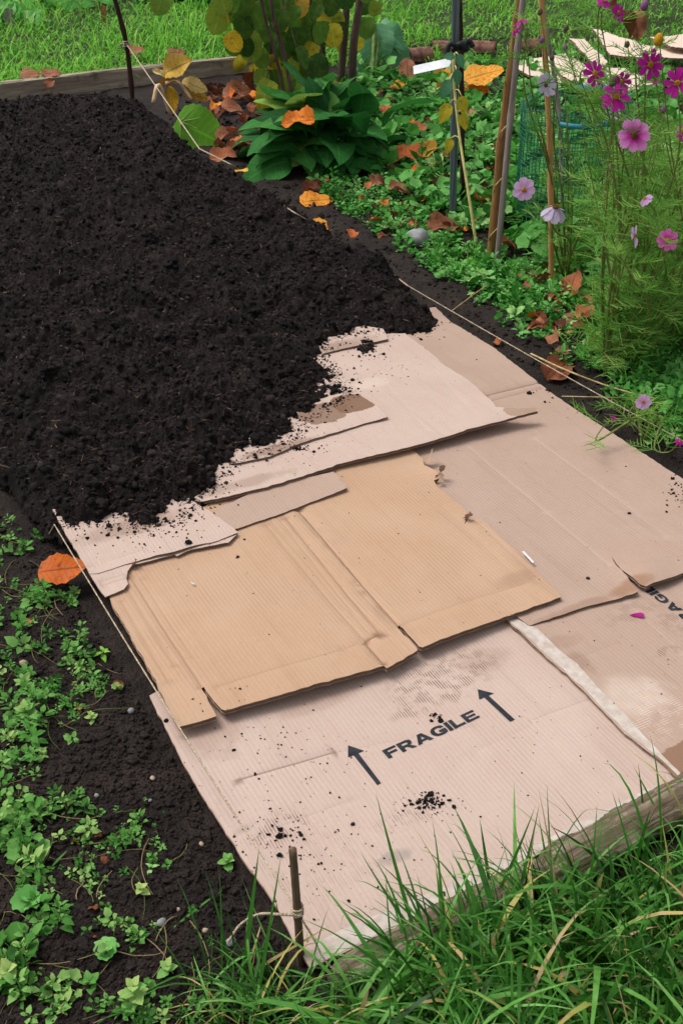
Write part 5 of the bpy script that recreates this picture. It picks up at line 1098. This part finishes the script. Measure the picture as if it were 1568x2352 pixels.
tag(solid('plant_label', [(0, -w / 2), (Lw * .93, -w / 2), (Lw, 0), (Lw * .93, w / 2), (0, w / 2)], .0015, M_label, plane_frame(A, B, (0, -.55, .75))), 'white plastic plant label tied against the metal post', 'label')
for x, y, w_, h_, lab in [(26, 80, 18, 52, 'short pale wooden peg on the lawn at the far left'), (240, 62, 12, 42, 'thin brown garden peg with a white top on the lawn')]:
    b = G(x, y); s_ = px_size(b); tag(solid('garden_peg', [(-w_ / 2 * s_, -.05), (w_ / 2 * s_, -.05), (w_ / 2 * s_, h_ * s_ * 1.05), (0, h_ * s_ * 1.12), (-w_ / 2 * s_, h_ * s_ * 1.05)], .012, M_cane_grey if w_ > 15 else M_cane, plane_frame(b, b + np.array([1, 0, 0]), (0, -1, .1))), lab, 'peg')

# ------------------------------------------------------------------ green netting
nb = G(1318, 548, 0); nc = nb + np.array([0, .17, 0]); RN = 118 * px_size(nc); HN = (PY(1318, 232, nc[1])[2])
M_net = plain('green_plastic', srgb(20, 88, 66), srgb(38, 120, 92), 30, .45, .4, 0); M_rim = plain('turquoise_rim', srgb(50, 138, 160), srgb(72, 158, 178), 30, .5, .4, .0006)
net = thing('netting_guard', nc, 'round guard of dark green plastic netting with a turquoise rim behind the bamboo', 'netting')
def nr(a, z): return RN * (1 + .05 * np.sin(2 * a + 1.2) + .03 * np.sin(5 * a + z * 9) + .08 * (z / HN - .5) * np.sin(a))
mb = MB(); aa = np.linspace(0, 2 * math.pi, 73)
for k in range(72):
    z = np.linspace(0, HN, 10); a = np.full(10, aa[k]) + .02 * np.sin(z * 14 + k); mb.add(*tube(np.stack([nr(a, z) * np.cos(a), nr(a, z) * np.sin(a), z], -1), .0013, 4))
for z in np.linspace(.015, HN - .01, 27):
    zz = z + .008 * np.sin(aa * 3 + z * 20); mb.add(*tube(np.stack([nr(aa, z) * np.cos(aa), nr(aa, z) * np.sin(aa), zz], -1), .0012, 4))
mb.build('netting', M_net, net)
a = np.linspace(.2, 1.5, 40); z = HN + .01 * np.sin(a * 2); V = np.concatenate([np.stack([nr(a, HN) * np.cos(a) * s, nr(a, HN) * np.sin(a) * s, z + h], -1) for s, h in ((1.01, -.012), (1.01, .012), (.99, .012), (.99, -.012))]); i = np.arange(39)
mk('rim_band', V, [np.concatenate([np.stack([i + 40 * p, i + 1 + 40 * p, i + 1 + 40 * q, i + 40 * q], -1) for p, q in ((0, 1), (1, 2), (2, 3), (3, 0))])], M_rim, net)
a = np.linspace(4.2, 5.75, 30); z = HN * .95 + .02 * np.sin(a); V = np.concatenate([np.stack([nr(a, HN) * np.cos(a) * s, nr(a, HN) * np.sin(a) * s, z + h], -1) for s, h in ((1.012, -.008), (1.012, .008), (.99, .008), (.99, -.008))]); i = np.arange(29)
mk('rim_band', V, [np.concatenate([np.stack([i + 30 * p, i + 1 + 30 * p, i + 1 + 30 * q, i + 30 * q], -1) for p, q in ((0, 1), (1, 2), (2, 3), (3, 0))])], M_rim, net)

# ------------------------------------------------------------------ spare cardboard heap, clay pieces, stones
def cards(outline, z0, lab, seed, tilt=0.0, cols=C_PALE):
    c = G(*outline[0], z0)[:2]
    o = sheet('cardboard_sheet', outline, z0, .010, None, lab, seed=seed, rough=.003, wavy=.008, group='spare cardboard heaped on the lawn', lifts=[lambda X, Y: tilt * (X - c[0])]); finish(o, cols); return o
PALE2 = (srgb(206, 186, 168), srgb(222, 206, 192), srgb(180, 150, 130))
cards([(1165, 148), (1190, 142), (1300, 118), (1345, 150), (1330, 165), (1350, 180), (1420, 205), (1330, 196), (1215, 172)], .05, 'lowest pale cardboard piece of the spare heap, nearest the canes', 21, cols=PALE2)
cards([(1270, 150), (1440, 156), (1500, 190), (1440, 210), (1340, 196), (1290, 172)], .075, 'folded cardboard at the front of the spare heap by the magenta flowers', 22, cols=PALE2)
cards([(1305, 86), (1340, 88), (1395, 140), (1380, 160), (1350, 132)], .11, 'tilted cardboard flap on the left of the spare heap', 23, -.1, cols=PALE2)
cards([(1358, 62), (1440, 88), (1490, 104), (1568, 100), (1640, 100), (1640, 135), (1470, 130), (1400, 124)], .12, 'upper cardboard sheet of the spare heap running to the right edge', 24, cols=PALE2)
cards([(1490, 84), (1600, 74), (1680, 96), (1660, 112), (1540, 106)], .15, 'topmost cardboard sheet of the spare heap at the right edge', 25, cols=PALE2)
M_clay = plain('clay', srgb(92, 62, 52), srgb(134, 98, 84), 24, .85, .2, .003)
def clay(x, y, L, ax, rad, lab, seed):
    p = G(x, y, rad * .6); nth, nl = 14, 10; th = np.linspace(-.25, math.pi + .25, nth); V = []
    for rr_ in (1.0, .82):
        for k in np.linspace(-.5, .5, nl):
            for a in th: V.append((k * L, rad * rr_ * math.cos(a), rad * rr_ * math.sin(a) + .006 * pn(k * 7, a * 2, seed)))
    n1 = nl * nth; f = grid_faces(nl, nth); ed = [(i, i + 1, n1 + i + 1, n1 + i) for i in range(nth - 1)] + [((nl - 1) * nth + i, (nl - 1) * nth + i + 1, n1 + (nl - 1) * nth + i + 1, n1 + (nl - 1) * nth + i) for i in range(nth - 1)] + [(i * nth + q, (i + 1) * nth + q, n1 + (i + 1) * nth + q, n1 + i * nth + q) for i in range(nl - 1) for q in (0, nth - 1)]
    return tag(mk('clay_tile', V, [f, f[:, ::-1] + n1, np.array(ed)], M_clay, loc=p, rotz=ax), lab, 'tile', 'curved clay tiles in the undergrowth')
clay(962, 130, .14, .5, .05, 'curved red brown clay tile left of the metal post', 1); clay(1012, 112, .11, .1, .045, 'short curved clay tile right behind the first tile', 2); clay(1108, 112, .15, -.25, .045, 'curved clay tile between the post and the canes', 3); clay(1212, 112, .14, .3, .055, 'domed clay tile left of the spare cardboard', 4)
M_stone = plain('grey_stone', srgb(110, 112, 114), srgb(156, 156, 156), 18, .85, .25, .004); M_stone2 = plain('tan_stone', srgb(150, 130, 110), srgb(186, 166, 146), 30, .85, .25, .003)
def stone(x, y, s_px, mat, lab, seed, grp='stones on the soil', z=None, sq=.75):
    rr = np.random.default_rng(seed); nu, nv = 14, 9; p = G(x, y); R_ = s_px / 2 * px_size(p); V = []
    for a in np.linspace(0, math.pi, nv):
        for q in np.arange(nu) * 2 * math.pi / nu:
            d = np.array([math.sin(a) * math.cos(q), math.sin(a) * math.sin(q), math.cos(a)]); k = 1 + .14 * float(pn(d[0] * 1.7 + seed, d[1] * 1.7 + d[2] * 1.3, 3)) + .05 * float(pn(d[0] * 5 + seed, d[1] * 5 + d[2] * 4, 8)); V.append(d * k * R_ * (1, .85, sq))
    i = np.arange(nv - 1)[:, None] * nu; j = np.arange(nu)[None]; F = np.stack([i + j, i + nu + j, i + nu + (j + 1) % nu, i + (j + 1) % nu], -1).reshape(-1, 4)
    p[2] = (float(surf_z(p[None, :2])[0]) if z is None else z) + R_ * sq * .6
    return tag(mk('stone', V, [F], mat, loc=p, rotz=rr.uniform(0, 6)), lab, 'stone', grp)
stone(958, 562, 60, M_stone, 'rounded grey stone beside the reddish brown leaf', 1); stone(602, 410, 24, M_stone2, 'small tan stone at the foot of the rosette', 2)
for x, y, s, m, l in [(372, 2128, 24, M_stone, 'grey pebble in the middle of the left soil'), (300, 1628, 18, M_stone, 'pale grey pebble near the left edge of the front cardboard'), (52, 1520, 20, M_stone2, 'pale yellow pebble among the weeds at the left edge'), (350, 1785, 14, M_stone2, 'orange tan pebble on soil left of the fold line'), (222, 1830, 12, M_stone, 'small white pebble on the left soil above the weeds'), (472, 2143, 15, M_stone2, 'ochre pebble left of the front stake'), (345, 1838, 9, M_stone, 'tiny white pebble below the orange tan pebble'),
                      (530, 2165, 26, M_stone, 'dark flint beside the front stake'), (410, 2095, 11, M_stone2, 'tiny tan pebble right of the grey pebble'), (462, 1935, 14, M_stone2, 'brownish pebble near the weed by the cardboard'), (1267, 758, 9, M_stone, 'tiny white pebble on the soil right of the string'), (835, 2250, 50, M_stone, 'grey stone half hidden in the front grass beside the log'), (1500, 1078, 14, M_stone2, 'tan pebble on the soil by the right string')]:
    stone(x, y, s, m, l, int(x))
stone(960, 2140, 2, M_stone, 'x', 5) if False else None

# ------------------------------------------------------------------ cosmos
def petal_mesh(name, stops, wid=.62, seed=0, cup=.12):
    nl, nw = 9, 3; V = []; Lt = []
    for k in range(nl + 1):
        t = k / nl; w = wid * (.16 + .84 * math.sin(math.pi * .5 * min(1, t * 1.25)) ** 1.1) * (1 if t < .85 else 1 - (t - .85) * 1.2)
        for j in np.linspace(-1, 1, 2 * nw + 1):
            tip = t * (1 - .10 * abs(j) ** 2 * (t > .7)) - (.08 * (1 - math.cos(j * math.pi * 3)) / 2 if k == nl else 0)
            V.append((j * w / 2, tip, cup * t * t * (-.6) + .05 * abs(j) * w + .012 * math.cos(j * 9) * t + cup * .4 * t)); Lt.append(t)
    t = NT(name); f = t.attr('len'); v = t.obj(); n = t.noise(t.map(v, (40, 4, 4)), 1, 3)
    c = rgbmap(t, stops, t.math('ADD', f, t.math('MULTIPLY', t.math('SUBTRACT', n, .5), .6), clamp=True)); t.bump(n, .02, .5); t.done(c, .6, .25)  # streak noise paints darker crease shading into the petal colour
    tr = t.new('BsdfTranslucent'); t.put(tr.inputs['Color'], c); mx = t.new('MixShader'); mx.inputs[0].default_value = .35; t.l.new(t.b.outputs[0], mx.inputs[1]); t.l.new(tr.outputs[0], mx.inputs[2]); t.l.new(mx.outputs[0], t.out.inputs['Surface'])
    o = mk('petal_tmp', V, [grid_faces(nl + 1, 2 * nw + 1)], t.m, attrs={'len': Lt}); d = o.data; bpy.data.objects.remove(o); d.name = name; return d
MAG = petal_mesh('petal_magenta', [(0, srgb(160, 10, 110)), (.3, srgb(190, 16, 146)), (1, srgb(206, 36, 172))])
PNK = petal_mesh('petal_pink', [(0, srgb(150, 12, 104)), (.28, srgb(202, 56, 160)), (.6, srgb(230, 128, 208)), (1, srgb(238, 168, 224))], .8, 2, .05)
PAL = petal_mesh('petal_pale', [(0, srgb(214, 150, 210)), (.5, srgb(232, 184, 234)), (1, srgb(238, 198, 240))], .85, 3, .08)
LIL = petal_mesh('petal_lilac', [(0, srgb(206, 190, 222)), (1, srgb(222, 208, 234))], .7, 4, .1)
HOT = petal_mesh('petal_rose', [(0, srgb(200, 46, 150)), (.5, srgb(232, 96, 190)), (1, srgb(238, 124, 206))], .78, 5, .05)
M_disc = plain('flower_disc', srgb(196, 140, 20), srgb(222, 176, 44), 400, .8, .2, .002); M_disc2 = plain('flower_disc_brown', srgb(96, 66, 24), srgb(150, 110, 40), 400, .8, .2, .002)
mbd = MB(); rd_ = np.random.default_rng(5)
for k in range(34):                                                # disc florets on a small dome
    a = k * 2.39996; q = math.sqrt(k / 34) ; mbd.add(*tube(np.array([(q * math.cos(a), q * math.sin(a), .25 - .35 * q * q), (q * math.cos(a) * 1.1, q * math.sin(a) * 1.1, .62 - .40 * q * q)]), [.13, .10], 5))
mbd.add(*tube(np.array([(0, 0, -.5), (0, 0, -.1), (0, 0, .25)]), [.5, .95, .9], 10))
def disc_mesh(mat): o = mbd.build('disc_tmp', mat); d = o.data.copy(); bpy.data.objects.remove(o); d.name = 'flower_centre'; return d
DISC, DISC2 = disc_mesh(M_disc), disc_mesh(M_disc2)
M_cos = plain('cosmos_stem', srgb(84, 100, 42), srgb(118, 126, 62), 40, .6, .3, .0005)
M_feather = leaf_mat('cosmos_foliage', [(0, srgb(64, 116, 36)), (.5, srgb(108, 164, 62)), (.85, srgb(148, 192, 92)), (1, srgb(178, 190, 108))], .42, .6, bumps=.0003)
def flower(parent, pos, nrm, dia, petals, disc, n=8, droop=0.0, spin=0.0, seed=0, skip=()):
    rr = np.random.default_rng(seed); nrm = np.asarray(nrm, float); nrm /= np.linalg.norm(nrm); x = np.cross([.1, .3, 1.0], nrm); x /= np.linalg.norm(x); y = np.cross(nrm, x); R_ = dia / 2
    fl = bpy.data.objects.new('flower', disc); COL.objects.link(fl); fl.parent = parent; o_ = np.asarray(pos) - np.array(parent.location); k = R_ * .20
    M = Matrix(((x[0] * k, y[0] * k, nrm[0] * k, o_[0]), (x[1] * k, y[1] * k, nrm[1] * k, o_[1]), (x[2] * k, y[2] * k, nrm[2] * k, o_[2]), (0, 0, 0, 1))); fl.matrix_local = M
    for q in range(n):
        if q in skip: continue
        a = spin + q * 2 * math.pi / n + rr.normal(0, .05); dr = droop + rr.normal(0, .08); dl = np.array([math.cos(a) * math.cos(dr), math.sin(a) * math.cos(dr), -math.sin(dr)]); nl_ = np.array([math.cos(a) * math.sin(dr), math.sin(a) * math.sin(dr), math.cos(dr)]); sl = np.cross(dl, nl_); L = 5.0 * rr.uniform(.9, 1.05) * .92; w = L * (8 / n) ** .8 * .80
        p = bpy.data.objects.new('petal', petals); COL.objects.link(p); p.parent = fl
        p.matrix_local = Matrix(((sl[0] * w, dl[0] * L, nl_[0] * L, dl[0] * .5), (sl[1] * w, dl[1] * L, nl_[1] * L, dl[1] * .5), (sl[2] * w, dl[2] * L, nl_[2] * L, -.15 + .02 * q), (0, 0, 0, 1)))
    return fl
def thread_leaf(mb, P, d, L, r, a):
    """one feathery leaf: a midrib with paired threads"""
    n = 7; d = d / np.linalg.norm(d); s_ = np.cross(d, [0, 0, 1.0]); s_ /= np.linalg.norm(s_) + 1e-6; up = np.cross(s_, d)
    B_, D_, LL = [P], [d], [L]
    for k in range(n):
        t = .18 + .75 * k / n
        for sgn in (-1, 1):
            e = d * .72 + s_ * sgn * .8 + up * r.normal(.1, .3); B_.append(P + d * L * t + (0, 0, -.1 * L * t * t)); D_.append(e); LL.append(L * (.48 - .28 * t) * r.uniform(.7, 1.3))
    B_, D_, LL = np.array(B_), np.array(D_), np.array(LL)
    V = np.array([(-.5, 0, 0), (.5, 0, 0), (.5, .5, .03), (-.5, .5, .03), (.15, 1, 0), (-.15, 1, 0)]); F = [np.array([(0, 1, 2, 3), (3, 2, 4, 5)])]
    M = frames(D_, np.tile(cam_dir(P), (len(D_), 1)) + r.normal(0, .4, (len(D_), 3))) * np.stack([np.full(len(LL), .0017), LL, LL], -1)[:, None, :]
    mb.inst(V, F, M, B_, np.full(len(LL), a))
def cosmos(bx, by, label, flowers, branches, seed, spread=.2, height=.7, nleaf=120, lean=(0, 0), buds=()):
    rr = np.random.default_rng(seed); b = G(bx, by, 0); o = thing('cosmos_plant', b, label, 'flower', 'cosmos plants on the right'); mb = MB()
    stems = []
    for (x, y, Y, dia, pet, dis, nr_, kw) in flowers:
        p = PY(x, y, Y); nr_ = np.asarray(nr_, float); back = p - nr_ / np.linalg.norm(nr_) * .05
        P = curve([b - (0, 0, .02), b * .6 + p * .4 + np.array([rr.normal(0, .03), rr.normal(0, .03), .03]), b * .2 + p * .8 + np.array([rr.normal(0, .02), rr.normal(0, .02), .0]) - (0, 0, .03), back, p], 24); stems.append(P)
        tubes('stem', [(P, [.0042, .003, .0016, .0013])], M_cos, o); flower(o, p, nr_, dia * px_size(p), pet, dis, seed=seed + int(x), **kw)
    for k in range(branches):
        a = rr.uniform(0, 6.3); e = b + np.array([math.cos(a) * spread * rr.uniform(.3, 1) + lean[0], math.sin(a) * spread * rr.uniform(.3, 1) + lean[1], height * rr.uniform(.35, 1.0)])
        P = curve([b - (0, 0, .01), b * .55 + e * .45 + rr.normal(0, .03, 3), e], 16); stems.append(P); tubes('stem', [(P, [.0042, .0028, .0014])], M_cos, o)
    for k in range(nleaf):
        P = stems[rr.integers(len(stems))]; i = int(rr.uniform(.12, .9) * (len(P) - 1)); a = rr.uniform(0, 6.3); el = rr.uniform(-.2, .9)
        thread_leaf(mb, P[i], np.array([math.cos(a) * math.cos(el), math.sin(a) * math.cos(el), math.sin(el)]), rr.uniform(.06, .13), rr, float(rr.beta(2, 2)))
    fo_ = mb.build('foliage', M_feather, None); fo_.parent = o; fo_.location = -np.array(b)
    for (x, y, Y, s, m) in buds:
        p = PY(x, y, Y); q = stems[rr.integers(len(stems))][-6]; tubes('stem', [(curve([q, (p + q) / 2 + (0, 0, -.02), p], 10), [.0015, .0012])], M_cos, o)
        bd = bpy.data.objects.new('bud', BUD[m]); COL.objects.link(bd); bd.parent = o; bd.location = p - np.array(b); k = s * px_size(p); bd.scale = (k, k, k * 1.15)
    return o
def bud_mesh(mat):
    V, F = tube(np.array([(0, 0, -.6), (0, 0, -.45), (0, 0, -.1), (0, 0, .25), (0, 0, .5)]), [.2, .42, .52, .4, .15], 9); V[:, :2] *= (1 + .1 * np.sin(np.arctan2(V[:, 1], V[:, 0]) * 5))[:, None]; o = mk('bud_tmp', V, F, mat); d = o.data; bpy.data.objects.remove(o); d.name = 'bud'; return d
BUD = [bud_mesh(plain('bud_purple', srgb(110, 70, 104), srgb(150, 96, 140), 60, .7)), bud_mesh(plain('bud_green', srgb(70, 80, 52), srgb(104, 96, 70), 60, .8)), bud_mesh(M_disc)]
cd = np.array([0, -.93, .36])
cosmos(1390, 855, 'tall cosmos with the large pink flower and a thick green main stem', [(1457, 310, 2.55, 80, PNK, DISC2, (.0, -.9, .45), {}), (1415, 221, 2.62, 74, MAG, DISC, (-.1, -.75, .75), {'droop': .15}), (1366, 168, 2.60, 66, MAG, DISC, (.45, -.8, .35), {'droop': .1}), (1428, 186, 2.66, 46, MAG, DISC, (.2, -.9, .3), {'droop': -.25, 'n': 7})], 10, 31, .22, .78, 230, (.05, .0), [(1407, 185, 2.62, 18, 1), (1297, 108, 2.7, 12, 0), (1300, 62, 2.7, 12, 1), (1523, 250, 2.6, 12, 0)])
cosmos(1445, 835, 'cosmos with rich magenta flowers rising beside the spare cardboard', [(1493, 147, 2.62, 74, MAG, DISC, (.4, -.85, .25), {'droop': -.1}), (1555, 190, 2.6, 70, MAG, DISC, (-.3, -.85, .4), {}), (1420, 28, 2.7, 46, MAG, DISC, (.6, -.75, .3), {}), (1388, 0, 2.7, 40, MAG, DISC, (.1, -.5, .9), {'droop': .4}), (1503, 185, 2.66, 32, MAG, DISC2, (.3, -.3, -.6), {'droop': -.6, 'n': 6}), (1457, 542, 2.42, 54, PAL, DISC, (.85, -.45, .2), {'skip': (0, 5)})], 12, 32, .25, .85, 260, (.12, 0), [(1513, 88, 2.6, 22, 2), (1480, 10, 2.7, 18, 0), (1433, 208, 2.7, 14, 2), (1440, 100, 2.7, 12, 1)])
cosmos(1490, 720, 'feathery cosmos with the small rose pink flower at the right edge', [(1533, 551, 2.42, 52, HOT, DISC, (0, -.9, .4), {}), (1480, 455, 2.5, 40, PAL, DISC, (-.6, -.2, .7), {'droop': .5}), (1405, 262, 3.1, 44, LIL, DISC2, (.1, .6, -.4), {'droop': .4}), (1568, 300, 2.9, 46, MAG, DISC, (-.8, -.4, .3), {})], 13, 33, .3, .7, 300, (.1, .0), [(1395, 395, 3.0, 12, 0), (1405, 384, 3.0, 14, 0)])
cosmos(1300, 640, 'pale pink cosmos standing in front of the green netting', [(1203, 435, 3.25, 56, PAL, DISC, (-.05, -.95, .3), {'n': 7}), (1276, 474, 2.98, 84, LIL, DISC2, (.05, -.25, .95), {'droop': .75}), (1253, 194, 3.2, 58, LIL, DISC2, (-.35, .65, -.35), {'droop': .2}), (1196, 45, 3.2, 48, MAG, DISC, (-.3, .2, .85), {'droop': .35}), (1183, 66, 3.22, 36, MAG, DISC, (-.5, .3, .6), {'droop': .4})], 6, 34, .18, .62, 80, (.0, .02), [(1245, 90, 3.2, 12, 0), (1240, 25, 3.2, 12, 1), (1268, 130, 3.2, 10, 1), (1212, 68, 3.2, 9, 0)])
cosmos(1545, 800, 'bushy feathery cosmos without open flowers filling the right edge', [], 22, 35, .30, .60, 520, (.05, .02))
cosmos(1440, 600, 'feathery cosmos foliage behind the main stems with no open flowers', [], 18, 36, .32, .58, 340, (.05, .1))
cosmos(1475, 1000, 'low trailing cosmos shoot with one pink flower above the right string', [(1477, 923, 2.26, 38, PAL, DISC, (-.1, -.95, .25), {}), (1408, 962, 2.24, 14, MAG, DISC2, (.2, -.5, .6), {'droop': -.5, 'n': 5}), (1560, 1014, 2.18, 24, MAG, DISC, (.2, -.5, .8), {'droop': .3})], 3, 37, .1, .12, 26)
cosmos(1600, 620, 'dense cosmos foliage just beyond the right edge', [], 18, 38, .32, .8, 260, (.0, .0))
b = G(1345, 850); stick('grey_stick', [G(1430, 790, .02), PY(1455, 720, 2.86), PY(1492, 650, 2.82)], [.006, .005, .004], M_cane_grey, 'broken grey stick poking up among the cosmos stems', 'stick', 12, 6, .08)
# loose petal and small scraps on the cardboard
p = G(1462, 1418, .019); pt = put_leaf(None, MAG, G(1446, 1413, .019), (.9, -.12, .12), (0, 0, 1), 34 * px_size(p), 26 * px_size(p), 'loose_petal'); tag(pt, 'single fallen magenta petal on the stained right cardboard', 'petal')
for x, y, lab in [(791, 1026, 'tiny green leaf scrap on the long upper cardboard sheet'), (672, 1092, 'tiny green leaf speck on the narrow cardboard strip')]:
    p = G(x, y, .045); tag(put_leaf(None, leaf_mesh('ovate', 'weed', .6, 1), p, (1, .3, .2), (0, 0, 1), 16 * px_size(p), None, 'leaf_scrap'), lab, 'leaf')
p = G(438, 1341, .033); tag(solid('paper_chip', [(0, 0), (.010, 0), (.010, .0028), (0, .0028)], .0006, M_label, plane_frame(p + np.array([0, 0, .003]), G(445, 1345, .033) + np.array([0, 0, .003]), (0, 0, 1))), 'tiny white paper chip on the left panel of the kraft box', 'paper')

# torn paper curling up along the kraft box's ragged right edge
kp = Matrix.Translation(kraft.location) @ Matrix.Rotation(TH, 4, 'Z'); M_torn = plain('torn_paper', srgb(150, 120, 98), srgb(184, 158, 138), 120, .9, .1, .0008)
for k, (x, y, L, az, el) in enumerate([(978, 1062, .034, .6, .5), (1004, 1092, .030, -.3, .7), (1012, 1108, .022, 1.6, .4), (1068, 1190, .024, -.9, .5), (300, 1302, .020, .2, .5)]):
    V, F, L_ = leaf(lambda t: .55 + .25 * math.sin(t * 9 + k), 5, 2, .3, -.35, .06, .12, 40 + k, .9)
    d = np.array([math.cos(az) * math.cos(el), math.sin(az) * math.cos(el), math.sin(el)]); s_ = np.cross(d, [0, 0, 1.0]); s_ /= np.linalg.norm(s_); n_ = np.cross(s_, d); p = G(x, y, .035)
    o = mk('torn_flap', V, [np.concatenate(F)], M_torn, kraft); o.matrix_local = kp.inverted() @ Matrix(((s_[0] * L, d[0] * L, n_[0] * L, p[0]), (s_[1] * L, d[1] * L, n_[1] * L, p[1]), (s_[2] * L, d[2] * L, n_[2] * L, p[2]), (0, 0, 0, 1)))
